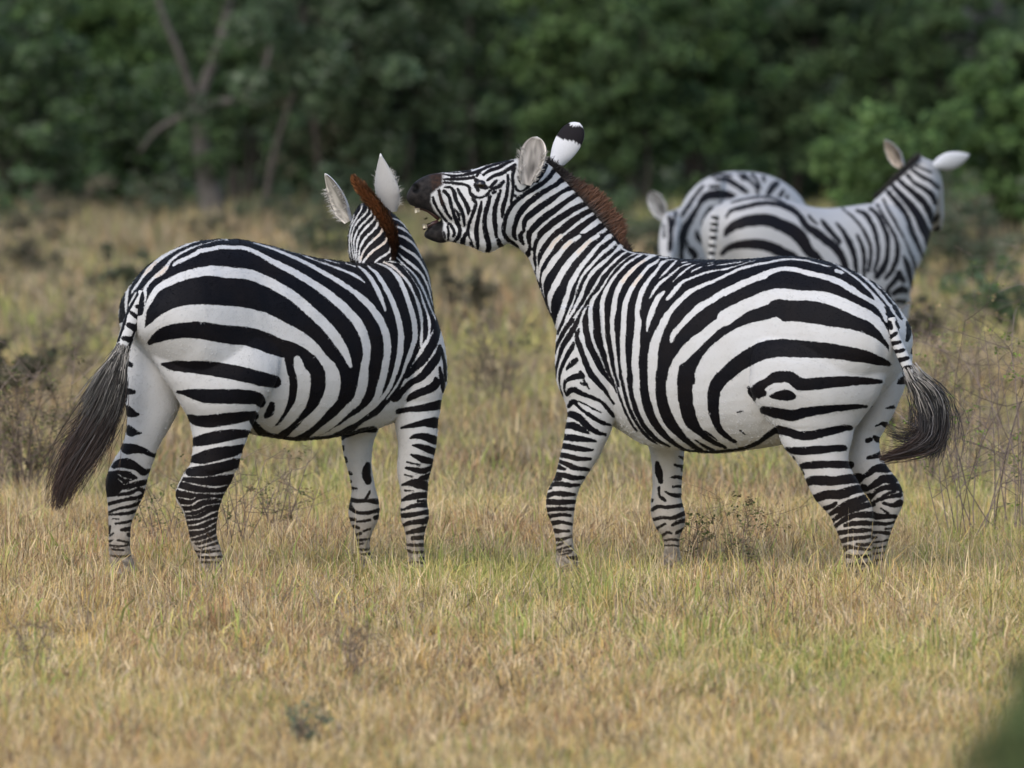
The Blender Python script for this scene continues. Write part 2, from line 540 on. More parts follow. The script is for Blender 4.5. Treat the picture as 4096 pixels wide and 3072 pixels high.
def make_ear(base, tip, width, facing, cup, parent, inner, outer, band=None, tipcol=None, rim=None, thick=.006, belly=.45, rng=None, fuzz=0, point=(2.6, .62)):
    """cupped ear; 'facing' is the direction the open side looks to. band = (u0, u1) dark band on the back"""
    base = np.array(base); tip = np.array(tip)
    ax = tip - base; Ln = np.linalg.norm(ax); ax = ax / Ln
    nrm = np.array(facing, float); nrm -= ax * (nrm @ ax); nrm /= np.linalg.norm(nrm)
    sd = np.cross(ax, nrm)
    nu, nvv = 34, 25
    us = np.linspace(0, 1, nu); vs = np.linspace(-1, 1, nvv)
    V = []; Cc = []
    for side in (0, 1):
        for u in us:
            if u < belly: pr = .40 + .60 * math.sin(math.pi / 2 * (u / belly)) ** 1.1
            else: pr = max(1 - ((u - belly) / (1 - belly)) ** point[0], 0) ** point[1]
            hw = width * max(pr, .02)
            roll = cup * (1.0 - .62 * u) * (1.2 if u < .25 else 1)
            for v in vs:
                a = v * roll
                rad = hw / max(math.sin(min(roll, 1.5)), .2)
                x = rad * math.sin(a); z = rad * (1 - math.cos(a))
                p = base + ax * (u * Ln) + sd * x + nrm * (z - hw * .35)
                if side: p = p - nrm * thick * (1 - .6 * abs(v) ** 6) * (1 if u < .97 else .5)
                V.append(p)
                if side == 0:
                    c = np.array(inner) * (1.0 if abs(v) < .8 else 1.9)
                    c = c * (1 - .68 * math.exp(-((v - .1) / .35) ** 2 - ((u - .36) / .22) ** 2)) * (.55 + .9 * vnoise(np.array(u * 7 + 3 * v), np.array(v * 5.0)))
                    if abs(v) > .93: c = np.array(rim if rim is not None else outer)
                else:
                    c = np.array(outer)
                    if band and band[0] < u + .05 * v + .012 * math.sin(v * 23) + .02 * math.sin(v * 4) < band[1]: c = np.array([.013, .011, .013])
                if tipcol is not None and u > .95: c = np.array(tipcol)
                Cc.append(c)
    idx = lambda s, i, j: s * nu * nvv + i * nvv + j
    F = []
    for i in range(nu - 1):
        for j in range(nvv - 1):
            F.append((idx(0, i, j), idx(0, i, j + 1), idx(0, i + 1, j + 1), idx(0, i + 1, j)))
            F.append((idx(1, i, j), idx(1, i + 1, j), idx(1, i + 1, j + 1), idx(1, i, j + 1)))
        for j in (0, nvv - 1):
            q = (idx(0, i, j), idx(1, i, j), idx(1, i + 1, j), idx(0, i + 1, j))
            F.append(q if j else q[::-1])
    for j in range(nvv - 1):
        F.append((idx(0, nu - 1, j), idx(0, nu - 1, j + 1), idx(1, nu - 1, j + 1), idx(1, nu - 1, j)))
    o = link("ear", mesh_np("ear", np.array(V), np.array(F), np.array(Cc), True), M_EAR_OUT, parent)
    if fuzz and rng is not None:                     # long hair standing along the rim and inside
      for rim_side in (-1, 1):
        P = []
        for k in range(fuzz // 2):
            u = rng.uniform(.06, .72); v = rim_side * rng.uniform(.55, 1.0)
            p = np.array(V[int(u * (nu - 1)) * nvv + int((v + 1) / 2 * (nvv - 1))])
            d = sd * v * .5 + ax * .55 + nrm * rng.uniform(.1, .7) + rng.normal(0, .25, 3)
            d /= np.linalg.norm(d); Lh = rng.uniform(.012, .03)
            P.append([p, p + d * Lh * .5, p + d * Lh + np.array([0, 0, -.004])])
        g = rng.uniform(.35, .75, (len(P), 1)) * np.array([[1, .95, .88]])
        ribbons("ear_hair", np.array(P), .0018, .0006, g * .8, g, rng, M_HAIR, o)
    return o

def make_eye(p, r, parent):
    V = []; F = []; n, m = 14, 9
    for i in range(m):
        a = math.pi * i / (m - 1)
        for j in range(n):
            b = 2 * math.pi * j / n
            V.append((p[0] + r * math.sin(a) * math.cos(b), p[1] + r * math.sin(a) * math.sin(b), p[2] + r * .8 * math.cos(a)))
    for i in range(m - 1):
        for j in range(n):
            F.append((i * n + j, (i + 1) * n + j, (i + 1) * n + (j + 1) % n, i * n + (j + 1) % n))
    return link("eye", mesh_np("eye", np.array(V), np.array(F), smooth=True), M_EYE, parent)

def make_rope(crop, txt, dist_fn, bars, parent, Dd, side_line=None, name="tail"):
    """tail dock: a tapered round rope with painted bars; rows x,y,w + bars (same crop)"""
    A = catmull(tr(crop, txt), 8)
    pts, rad = [], []
    for i, (x, y, w) in enumerate(A):
        t = i / (len(A) - 1)
        p = at(x, y, dist_fn(t)); pts.append(p); rad.append(w / FPX * dist_fn(t) * .5)
    # fine rings for the pattern
    path = np.array(pts); V, F, T = tube(path, rad, 40)
    me = mesh_np(name, V, [F, T], None, True)
    z = Zebra(Dd); z.B(crop, bars)
    px = proj(V)
    f = z.field(px, 'stripe')
    back = V[:, 1] > np.concatenate([np.repeat(path[:, 1], 40), path[[0, -1], 1]]) + .004
    a = me.attributes.new("stripe", 'FLOAT', 'POINT'); a.data.foreach_set("value", f.astype(np.float32))
    for nm in ("muzzle", "brown", "tan", "hole"):
        a = me.attributes.new(nm, 'FLOAT', 'POINT'); a.data.foreach_set("value", np.full(len(V), 40, np.float32))
    return link(name, me, M_COAT, parent), path

def guided_strands(crop, txt, depth_fn, n, k, rng, spread, t_start=(0, .55), t_end=(.6, 1.0), depth_spread=.03, curl=.01):
    """strands that follow a guide 'x,y,w' (w = width of the tuft)"""
    A = catmull(tr(crop, txt), 8)
    m = len(A)
    tan_ = np.gradient(A[:, :2], axis=0); nr = np.stack([-tan_[:, 1], tan_[:, 0]], 1); nr /= np.linalg.norm(nr, axis=1, keepdims=True)
    out = []
    for i in range(n):
        o = np.clip(rng.normal(0, spread), -.62, .62); t0 = rng.uniform(*t_start); t1 = max(rng.uniform(*t_end), t0 + .2)
        dz = rng.normal(0, depth_spread); ph = rng.uniform(0, 6.28); am = rng.normal(0, curl)
        o1 = o * rng.uniform(.7, 1.25)
        row = []
        for j in range(k):
            t = t0 + (min(t1, 1.0) - t0) * j / (k - 1)
            q = t * (m - 1); a = int(min(q, m - 2)); fr = q - a
            c = A[a] * (1 - fr) + A[a + 1] * fr; nn = nr[a]
            off = (o + (o1 - o) * j / (k - 1)) * c[2] + am * 944 * math.sin(ph + 3 * t) * (j / (k - 1))
            row.append(at(c[0] + nn[0] * off, c[1] + nn[1] * off, depth_fn(t) + dz))
        out.append(row)
    return np.array(out)

M_COAT = mat_coat("zebra_coat")
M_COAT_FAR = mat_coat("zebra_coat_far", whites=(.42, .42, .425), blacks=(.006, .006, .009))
# ================================================================ zebra with the open mouth
rng = np.random.default_rng(11)
zr = Zebra(D0)
z_root = thing("zebra", "zebra facing left with its neck stretched out and its mouth wide open", "zebra",
               ground_at(2950, D0), "zebras standing in the dry grass")
YR = 28
# torso: spine / belly sections (4096 px frame)
def torso(z, rows, xc, slope, yaw, sq=.92):
    txt = ' '.join('%f,%f,%f,%f,%f,%f' % (x, yt, x, yb, (x - xc) / 944.4 * slope, w) for x, yt, yb, w in rows)
    CROPS['S'] = (0, 0, 1.0)
    z.loft('S', txt, yaw, sq, 5)
torso(zr, [(3612, 1330, 1400, .07), (3596, 1282, 1440, .13), (3564, 1235, 1500, .185), (3500, 1150, 1580, .235), (3400, 1083, 1670, .275),
           (3280, 1040, 1735, .29), (3150, 1026, 1775, .295), (3000, 1032, 1800, .305), (2850, 1040, 1812, .31),
           (2700, 1034, 1800, .30), (2600, 1016, 1778, .275), (2520, 1003, 1740, .235), (2440, 1000, 1690, .20),
           (2370, 1080, 1630, .165), (2310, 1180, 1560, .12), (2285, 1260, 1500, .07)], 2950, -.53, YR)
# neck
zr.loft('F', "2110,1270,1520,2220,.20,.10 2000,1200,1335,1800,.26,.15 1895,1075,1245,1565,.28,.125 1795,955,1200,1430,.29,.115 "
             "1695,835,1152,1310,.29,.105 1570,700,1105,1250,.28,.10 1445,575,1045,1205,.27,.10 1330,455,985,1175,.26,.098 1215,405,930,1150,.25,.09", 12, .95)
# upper head
zr.loft('F', "1290,440,1120,1080,.26,.07 1200,405,1010,1130,.25,.098 1060,405,880,1190,.235,.112 900,432,740,1215,.22,.112 760,470,640,1090,.21,.10 "
             "640,500,540,1035,.205,.085 520,516,430,970,.20,.072 400,522,350,935,.195,.064 330,532,280,890,.19,.060 250,548,215,862,.19,.060 "
             "170,585,150,842,.19,.058 110,640,100,830,.19,.05 62,715,68,800,.19,.03", 10, .92)
# lower jaw
zr.loft('F', "1000,960,930,1180,.24,.075 860,980,790,1238,.23,.085 750,970,690,1212,.222,.08 650,970,610,1182,.215,.065 540,960,515,1155,.205,.052 "
             "450,960,430,1142,.20,.046 375,955,385,1158,.195,.044 320,975,345,1158,.195,.042 262,1010,285,1138,.195,.036 215,1060,218,1108,.195,.018", 10, .95)
# legs
f1 = zr.leg("G 300,720,-160,.12,.09 272,800,100,.11,.10 262,835,350,.11,.105 285,842,520,.11,.105 355,832,680,.12,.10 374,803,800,.12,.095 358,772,900,.12,.085 "
            "344,737,1000,.12,.08 329,692,1080,.12,.072 311,650,1170,.12,.066 290,602,1250,.12,.060 264,542,1340,.12,.056 228,500,1400,.12,.056 198,470,1460,.12,.058 184,452,1530,.12,.058 "
            "J 181,450,880,.12,.058 184,440,950,.12,.055 200,430,1020,.12,.046 234,424,1100,.12,.042 255,422,1180,.12,.042 266,426,1250,.12,.044 270,440,1320,.12,.048 274,468,1390,.12,.05")
f2 = zr.leg("G 1050,1420,900,.40,.09 1090,1412,1060,.41,.085 1112,1408,1150,.42,.08 1122,1400,1240,.42,.07 1130,1388,1340,.42,.062 1135,1380,1430,.42,.056 1128,1378,1500,.42,.056 "
            "J 1120,1380,880,.42,.056 1117,1400,950,.42,.058 1122,1416,1010,.42,.058 1138,1416,1070,.42,.056 1165,1400,1140,.42,.048 1210,1372,1200,.42,.042 1225,1365,1270,.42,.042 1230,1368,1340,.42,.046")
h1 = zr.leg("H 480,1300,640,-.30,.06 300,1400,780,-.35,.10 235,1438,950,-.37,.125 214,1425,1120,-.37,.13 214,1380,1230,-.37,.125 262,1325,1340,-.36,.12 330,1250,1450,-.34,.115 418,1172,1560,-.33,.105 "
            "I 445,1150,130,-.33,.10 482,1135,220,-.33,.092 532,1108,320,-.33,.085 612,1094,420,-.33,.08 672,1118,500,-.33,.076 714,1175,600,-.33,.07 762,1228,700,-.33,.062 806,1285,780,-.33,.058 "
            "872,1314,850,-.33,.054 938,1318,930,-.33,.05 966,1308,1010,-.33,.045 1000,1298,1080,-.33,.042 1022,1293,1150,-.33,.042 1046,1290,1230,-.33,.044 1052,1290,1300,-.33,.046 1056,1290,1380,-.33,.05")
h2 = zr.leg("H 1200,1640,820,-.16,.06 1260,1655,960,-.14,.10 1290,1632,1090,-.13,.115 1270,1600,1200,-.13,.115 1240,1550,1310,-.13,.105 1200,1492,1430,-.13,.095 1160,1425,1560,-.13,.085 "
            "I 1140,1410,150,-.13,.08 1110,1372,230,-.13,.074 1100,1372,310,-.13,.07 1075,1392,400,-.13,.066 1080,1432,470,-.13,.064 1100,1470,530,-.13,.062 1140,1522,600,-.13,.058 1200,1560,680,-.13,.055 "
            "1276,1577,760,-.13,.054 1300,1566,830,-.13,.052 1312,1540,890,-.13,.048 1312,1508,960,-.13,.044 1310,1480,1030,-.13,.042 1302,1456,1100,-.13,.042 1300,1432,1170,-.13,.043 1308,1418,1260,-.13,.046")
# ---- coat pattern
z = zr
# neck and face: black on white
z.B('F', """1370,500,40 1330,560,34 1270,620,34 1190,670,36 1110,720,34 1040,770,34 980,840,34 940,920,34 920,1010,34 920,1070,34 960,1130,28 1020,1170,22 1050,1220,16;
1440,590,50 1380,640,36 1290,690,40 1200,750,44 1120,820,48 1060,890,44 1030,960,38 1010,1030,34 1010,1090,30 1025,1120,14;
1530,660,40 1440,700,34 1350,760,44 1250,830,52 1170,890,52 1110,950,40 1095,1010,30 1095,1050,15;
1100,1040,18 1065,1085,34 1080,1140,28 1095,1165,12;
1590,710,40 1480,780,40 1390,850,48 1290,920,54 1210,990,54 1150,1060,44 1140,1130,36 1155,1190,34 1130,1260,34 1115,1240,14;
1660,800,44 1550,850,44 1450,910,54 1350,980,60 1270,1050,56 1210,1120,48 1190,1200,40 1195,1290,40 1210,1370,24 1200,1420,20;
1720,850,40 1620,900,44 1530,960,56 1430,1040,62 1340,1120,60 1270,1200,50 1230,1290,40 1222,1380,18;
1760,900,40 1660,970,46 1570,1040,58 1470,1120,64 1380,1200,62 1300,1290,60 1260,1370,55 1235,1470,40 1240,1540,25;
1830,970,50 1720,1050,52 1620,1120,62 1530,1190,68 1440,1280,70 1370,1370,76 1310,1470,82 1285,1560,70 1290,1640,40;
1900,1030,50 1830,1080,52 1730,1150,56 1640,1210,62 1570,1290,66 1500,1380,72 1440,1470,76 1390,1560,86 1370,1659,90""")
z.B('F', """380,545,12 480,560,14 600,545,20 700,515,24 760,490,20 850,455,18 960,425,20; 390,525,6 500,530,8 620,518,10;
380,590,12 480,590,16 580,585,22 650,575,22; 390,620,12 470,625,18 560,635,24 610,660,26 620,710,24 660,745,26 720,752,22 770,725,18 800,685,16 850,650,16;
400,660,12 450,665,24 480,710,26 495,770,28 530,840,30 560,920,26 570,1000,20;
390,695,22 430,740,24 450,810,26 470,880,28 500,960,30 530,1030,34 520,1090,30 480,1145,26;
290,750,18 310,810,20 350,880,20 400,950,18 450,1000,24 480,1060,22 470,1100,14;
420,1000,14 430,1060,18 425,1125,18; 385,1060,12 400,1110,14;
510,675,14 540,730,26 580,800,30 605,860,28 605,905,10; 480,850,8 510,890,16 530,950,14;
640,765,14 670,800,24 665,840,26 640,910,26 610,990,24 600,1050,24 610,1090,14;
720,790,18 710,860,28 690,940,32 675,1030,36 680,1120,34 690,1200,20;
580,1070,22 560,1130,36 550,1165,40; 600,1080,10 640,1150,12; 620,1150,20 640,1180,22;
795,740,18 780,810,30 755,900,34 750,1000,36 765,1090,38 785,1170,40 775,1235,36;
890,690,22 860,780,32 840,860,36 835,950,36 845,1030,32 852,1100,18; 870,1130,30 890,1180,40 940,1195,20;
955,560,24 955,640,26 940,740,28 915,830,34 905,920,24; 1010,490,36 995,560,24 1000,640,22 995,720,20 980,810,16;
825,708,22 842,703,22; 1015,738,18 1022,742,18;
680,560,14 720,510,20 770,480,18; 740,550,20 800,510,26 870,490,24 940,450,22 1000,425,14; 770,600,20 830,560,24 900,540,28 960,500,26 1020,460,16;
800,660,22 840,620,26 858,602,14; 830,680,10 880,650,34 915,610,28;
1045,570,14 1070,620,14 1120,635,12; 1020,650,16 1040,690,20 1090,690,18 1150,640,22 1200,590,22 1240,540,16; 1290,470,36 1250,550,28 1210,610,22;
675,600,30 720,630,46 765,665,26; 668,640,34 690,688,26; 690,625,50 720,640,60 750,660,40""")
z.B('F', "345,690,18 355,740,26 380,810,28 410,880,24 455,940,20")
# neck base, shoulder, barrel and rump: black field with white stripes
z.poly("""Q 800,-20 720,120 600,230 520,340 440,440 350,570 270,680 230,790 225,900 235,1000 240,1150 300,1320 380,1500 450,1640 600,1600 700,1620 870,1600 985,1480 1040,1500
R 735,155 750,300 800,450 870,600 930,750 1000,900 1070,1020 1110,1090 1140,1080 1192,1000 1240,1060 1330,1060 1530,1060 1800,1060
E 1120,1371 1300,1375 1310,1365 1420,1420 1560,1400 1565,1300 1640,1190 1740,1090 1870,1010 2000,960
H 442,700 600,710 750,725 900,750 1050,770 1200,800 1320,850 1400,910 1440,965 1452,830 1458,600 1500,500 1500,300 1100,0 500,0 -300,0
T 1000,100 400,40 Q 1900,200 1700,100 1500,-20""")
z.W('Q', """80,0,100 50,80,70 40,180,40 45,240,15; 30,300,60 35,380,50 5,450,40;
310,0,100 230,90,100 170,200,80 130,300,60 120,420,40 130,560,40 130,680,60 150,780,50 160,830,20;
545,20,90 430,130,90 370,220,100 300,330,90 230,440,80 180,540,60 160,650,50 150,740,55;
880,20,70 720,120,100 600,230,100 520,340,110 440,440,110 350,570,110 270,680,100 230,790,80 225,900,50 235,1000,35 265,1120,15;
1200,15,90 1060,100,80 960,200,100 850,310,110 730,440,120 640,560,130 550,700,120 480,830,120 410,950,110 360,1060,110 345,1160,80 350,1270,50 370,1370,20;
1410,20,110 1300,110,70 1180,220,80 1060,370,90 950,500,90 850,640,95 760,800,100 710,900,100 680,1000,95 650,1100,100 610,1220,105 570,1340,105 520,1470,110 490,1580,100 480,1680,60;
1490,140,90 1400,230,75 1280,320,75 1160,450,70 1050,570,60 950,690,55 890,800,45 850,900,45 810,1010,40 790,1110,35 740,1240,45 680,1380,50 630,1510,40 600,1600,40;
1590,210,100 1490,310,55 1350,440,65 1230,540,80 1110,660,75 1030,770,70 980,870,80 940,980,80 890,1100,80 830,1220,70 760,1350,60 690,1460,60 630,1550,50 590,1650,60;
1720,290,40 1600,370,50 1470,490,60 1340,620,60 1240,740,60 1170,870,60 1100,980,55 1020,1100,40 960,1210,30 880,1330,40 800,1450,60 740,1560,70 690,1659,90;
1860,330,35 1740,390,35 1600,500,30 1480,620,30 1370,770,35 1290,900,40 1220,1010,50 1140,1100,75 1090,1200,90 1070,1320,90 1070,1450,90 1075,1560,95 1090,1659,90;
1030,1215,10 990,1290,30 950,1370,50 920,1450,50 890,1550,60 860,1640,80;
1960,350,50 1840,420,45 1700,520,50 1580,640,55 1470,770,60 1390,900,80 1340,1000,90 1300,1110,90 1275,1230,95 1275,1350,100 1280,1480,95 1290,1600,90 1290,1659,85;
2300,320,40 2160,370,70 2020,450,60 1870,560,70 1740,690,90 1640,820,95 1580,920,100 1540,1020,100 1505,1140,100 1490,1260,105 1475,1380,95 1455,1500,90 1455,1659,90;
2280,430,40 2212,490,60 2080,580,65 1950,730,75 1840,880,85 1780,980,95 1730,1090,100 1690,1220,115 1665,1360,110 1655,1500,110 1655,1659,110;
2470,430,30 2330,520,50 2212,670,70 2100,800,80 2000,960,100 1950,1090,105 1920,1220,105 1900,1340,100 1900,1440,110 1915,1540,130 1910,1659,130;
1520,170,40 1640,250,35 1760,300,30 1900,330,25 2050,340,30 2200,370,40""")
z.W('R', """735,155,95 750,300,100 800,450,110 870,600,115 930,750,110 1000,900,90 1070,1020,80 1120,1110,60 1160,1200,30;
935,155,85 950,300,85 990,450,90 1030,600,75 1060,750,70 1090,900,60 1130,1010,45 1170,1130,30;
1100,155,90 1110,300,95 1130,500,95 1150,700,95 1170,850,85 1192,1000,66 1218,1120,52 1250,1230,46 1290,1350,46;
1300,155,110 1290,300,110 1285,500,100 1295,700,110 1310,850,110 1325,1000,100 1342,1120,95 1370,1250,90;
1555,155,120 1535,300,130 1520,500,140 1505,700,140 1510,850,140 1522,1000,135 1530,1150,120 1550,1300,110;
1730,70,80 1715,190,50;
2050,0,110 1960,150,140 1900,280,170 1860,400,170 1830,550,180 1815,700,190 1810,850,180 1803,1000,163 1800,1150,150 1800,1300,145""")
z.W('T', """130,1430,45 140,1300,90 200,1120,110 270,940,110 340,820,100 430,740,50;
165,860,35 270,690,65 370,570,65 480,490,50 580,410,45 700,310,40 800,265,30 910,240,18;
340,500,30 430,410,45 530,310,45 590,240,50 640,190,45; 265,405,70 330,310,60 380,230,55 470,180,40 600,165,25;
265,225,60 340,165,40; 585,560,35 660,480,40 750,400,42 850,320,38 950,270,30 1060,240,16;
910,385,30 1000,335,38 1090,295,30; 1170,290,20 1300,255,24; 1200,235,24 1290,230,20; 740,225,26 840,210,22; 350,115,40 490,140,30;
485,870,60 560,780,90 650,670,85 760,560,65 900,500,50 1050,440,50 1200,390,45 1350,360,40 1500,340,40 1650,300,32 1780,260,20 1900,220,28 2040,185,20;
1340,270,20 1500,255,24 1650,230,26 1820,210,22;
300,1550,170 370,1380,130 430,1250,130 520,1100,110 620,980,105 750,850,100 870,750,100 990,680,80 1150,610,75 1300,550,70 1450,480,60 1600,410,60 1750,340,60 1900,300,60 2050,260,55 2212,230,50;
555,1620,70 590,1500,110 700,1360,110 820,1230,115 960,1090,130 1100,980,130 1250,900,120 1400,800,120 1550,720,120 1700,660,110 1850,590,110 2000,530,105 2212,455,110;
980,1640,250 1150,1500,200 1300,1370,190 1450,1260,190 1600,1150,190 1750,1060,180 1900,980,200 2050,930,210 2212,870,230""")
z.W('E', """1507,1041,125 1420,1130,115 1345,1230,105 1310,1330,100 1300,1430,100 1305,1550,95;
1560,1400,120 1570,1300,130 1640,1180,135 1740,1080,145 1870,1000,155 2000,950,165 2212,900,170""")
z.W('H', """354,115,26 480,90,24 600,82,22 720,95,20 820,120,18 920,145,16; 985,183,36 1035,200,34;
0,375,75 150,300,60 354,215,58 480,170,45 600,170,45 720,200,50 850,230,55 980,270,60 1100,335,60 1200,400,50 1290,450,45 1370,500,60 1410,570,50 1430,630,30;
0,600,150 150,510,120 300,440,110 450,390,105 600,400,100 750,405,95 900,425,110 1050,480,110 1180,540,105 1300,600,95 1380,680,80 1430,770,60 1455,830,30;
0,940,230 150,830,150 300,740,150 450,715,160 600,710,165 750,725,160 900,750,160 1050,770,160 1200,800,150 1320,850,130 1400,910,110 1445,970,60;
760,70,8 880,85,14 1000,140,14 1100,205,20 1200,280,26 1290,370,30 1350,440,40 1390,490,50;
960,90,12 1080,140,18 1160,190,22 1250,260,26 1330,340,30 1400,420,36 1460,490,40 1500,560,40 1530,620,40;
1340,300,14 1420,390,24 1480,460,28 1540,520,40 1590,590,60 1600,680,50; 1260,230,6 1300,265,10""")
# shoulder V, near foreleg
z.B('R', """410,0,60 330,80,75 250,200,70 190,310,60 130,430,45 100,520,35 90,600,15; 230,20,50 190,110,45 150,200,40 140,250,20;
500,20,55 440,120,75 370,230,90 290,360,90 220,480,75 180,590,60 145,720,45 110,850,40 95,950,25 100,1020,15;
515,160,20 485,230,65 475,310,70 510,420,80 545,530,80 590,650,85 640,780,90 690,900,100 740,980,100 820,1070,90 900,1160,80 970,1240,60 1020,1320,40 1070,1400,30 1130,1480,30;
630,0,95 635,150,95 660,300,100 700,450,105 760,580,105 820,700,110 880,820,100 950,930,80 1010,1010,65 1070,1090,45 1130,1180,20 1180,1290,12;
820,100,110 830,250,110 860,400,100 920,560,85 970,700,70 1000,830,55 1050,950,45 1100,1060,30 1150,1170,16;
1010,100,75 1020,250,80 1050,420,80 1080,600,75 1110,780,65 1140,930,55 1180,1060,45 1210,1170,35;
415,400,25 395,480,70 340,560,75 290,660,65 240,760,55 200,860,50 175,960,40 165,1080,25 180,1200,20 220,1330,20;
470,700,70 400,760,90 320,840,50 295,880,20; 540,920,60 570,990,90; 560,990,80 450,1000,90 340,1040,70 270,1090,50 250,1180,30 265,1270,25 300,1340,30;
600,1060,20 620,1140,50 550,1120,30; 640,1130,40 690,1220,20;
310,1320,60 350,1260,90 420,1235,90 500,1270,80 600,1320,60 690,1350,60 780,1390,60 880,1430,55 960,1500,60 1040,1600,55 1090,1659,50;
335,1520,60 390,1460,90 450,1450,70; 440,1470,50 490,1520,50 580,1600,50 660,1659,45;
520,1445,14 600,1480,30 680,1525,22 760,1570,32 830,1600,20 900,1640,30""")
z.B('G', """370,790,40 430,795,60 500,840,60 560,900,50 640,950,36 710,970,20; 355,890,45 420,890,60 490,920,50 560,955,20;
551,785,28 620,830,34 700,870,28 760,885,14; 766,785,28 785,810,16;
345,990,50 430,1000,55 540,1015,40 630,1030,14; 335,1070,45 420,1085,50 520,1100,36 600,1105,12; 325,1150,40 400,1165,45 490,1185,36 580,1185,14;
315,1210,30 370,1230,40 450,1265,40 560,1280,24; 290,1250,40 330,1270,30 355,1275,16; 275,1320,35 340,1330,40 420,1350,40 520,1350,20; 245,1360,30 310,1360,30;
230,1410,40 320,1405,40 400,1420,35 480,1415,16; 210,1450,20 230,1445,20; 195,1510,40 260,1490,40 350,1495,40 440,1500,20;
812,540,10 840,640,14 880,750,16 930,850,16 990,940,14; 858,490,22 880,600,22 915,720,22 960,820,24 1030,930,24 1110,1010,18 1165,1050,8;
925,480,40 940,600,36 965,700,36 1000,800,36 1075,920,36 1160,1010,32 1230,1050,20 1280,1075,12;
1050,480,60 1060,620,72 1100,760,75 1150,870,60 1230,970,50 1310,1040,34 1400,1100,24;
1205,430,90 1203,600,90 1230,740,95 1290,870,90 1370,960,65 1450,1040,45 1560,1115,30;
1430,400,140 1415,550,130 1425,700,120 1470,850,110 1540,940,60 1640,1020,40 1770,1085,25;
1730,470,110 1680,560,105 1665,680,100 1680,820,75 1720,920,50 1790,990,35 1860,1035,20; 1510,1020,10 1600,1080,22 1690,1120,20;
1400,1105,14 1560,1125,22 1700,1120,20 1850,1105,18 1950,1085,26 2070,1035,36 2150,975,46 2230,920,46;
1590,940,6 1650,980,9 1700,1020,6; 1880,772,6 1930,762,8; 1900,930,6 1945,968,7""")  # last two thin strokes: belly crease shade painted in as stripe colour
z.B('J', """190,900,45 300,905,45 440,900,30; 190,970,35 300,965,30 430,965,25; 210,1030,40 300,1015,30 400,1020,22; 240,1090,40 320,1080,30 410,1100,20;
260,1160,40 320,1160,26 390,1160,14; 270,1235,30 340,1230,25 415,1205,16; 280,1285,16 340,1265,14; 280,1330,16 410,1290,12; 300,1345,12 420,1330,12; 320,1370,12 410,1350,12; 380,1395,26 460,1400,40;
1170,560,30 1185,640,60 1200,720,40; 1365,500,12 1400,515,25; 1320,570,10 1350,580,24 1395,590,30; 1385,620,10 1390,625,10; 1285,690,10 1340,680,26 1385,690,30;
1310,765,12 1380,765,26; 1240,810,10 1300,840,24 1375,845,34; 1185,775,26 1185,800,20 1190,850,16 1215,870,24 1240,890,18;
1125,970,30 1170,945,26 1250,950,26 1340,940,30 1390,930,36; 1130,880,20 1125,900,10; 1130,1060,26 1220,1040,24 1300,1045,26 1380,1015,40 1415,1000,40;
1160,1140,26 1240,1095,14; 1300,1110,14 1360,1080,26 1415,1065,36; 1340,1175,20 1400,1145,30; 1210,1200,24 1260,1170,20 1295,1180,12; 1215,1245,12 1290,1235,14 1365,1240,12; 1228,1290,12 1300,1285,14 1365,1295,12""")
# rump side, near hind leg
z.B('H', """-90,1225,105 -30,1140,112 30,1085,120 130,1000,135 300,905,150 450,870,155 600,872,150 750,880,142 900,890,130 1050,910,120 1200,935,110 1330,970,85 1420,1000,50 1450,1010,30;
210,1220,20 250,1260,80 300,1230,110 380,1180,100 440,1140,110 500,1120,100 580,1130,95 650,1180,110 720,1190,105 850,1180,100 1000,1165,90 1150,1160,75 1280,1160,50 1380,1165,25;
260,1330,14 260,1280,60; 300,1290,50 350,1275,30""")
z.W('H', "370,1235,40 430,1200,40 500,1195,36 570,1225,36 620,1255,26")
z.B('H', """400,1295,12 470,1290,70 540,1285,90 590,1295,60 615,1300,20;
340,1415,60 400,1430,80 500,1450,90 600,1465,95 700,1440,85 850,1415,70 1000,1400,55 1150,1385,40 1250,1385,20;
470,1590,70 560,1610,70 650,1640,70 760,1640,75 900,1610,70 1030,1580,55 1110,1575,40;
1380,350,14 1440,430,20 1470,470,14; 1500,500,30 1530,560,30 1560,610,16; 1610,640,16 1628,720,46 1612,800,24; 1665,880,30 1655,910,20;
1440,560,30 1490,600,34 1530,690,24; 1530,1180,16 1570,1155,60 1610,1150,70; 1420,1400,10 1490,1390,30; 1330,1560,8 1400,1530,24""")
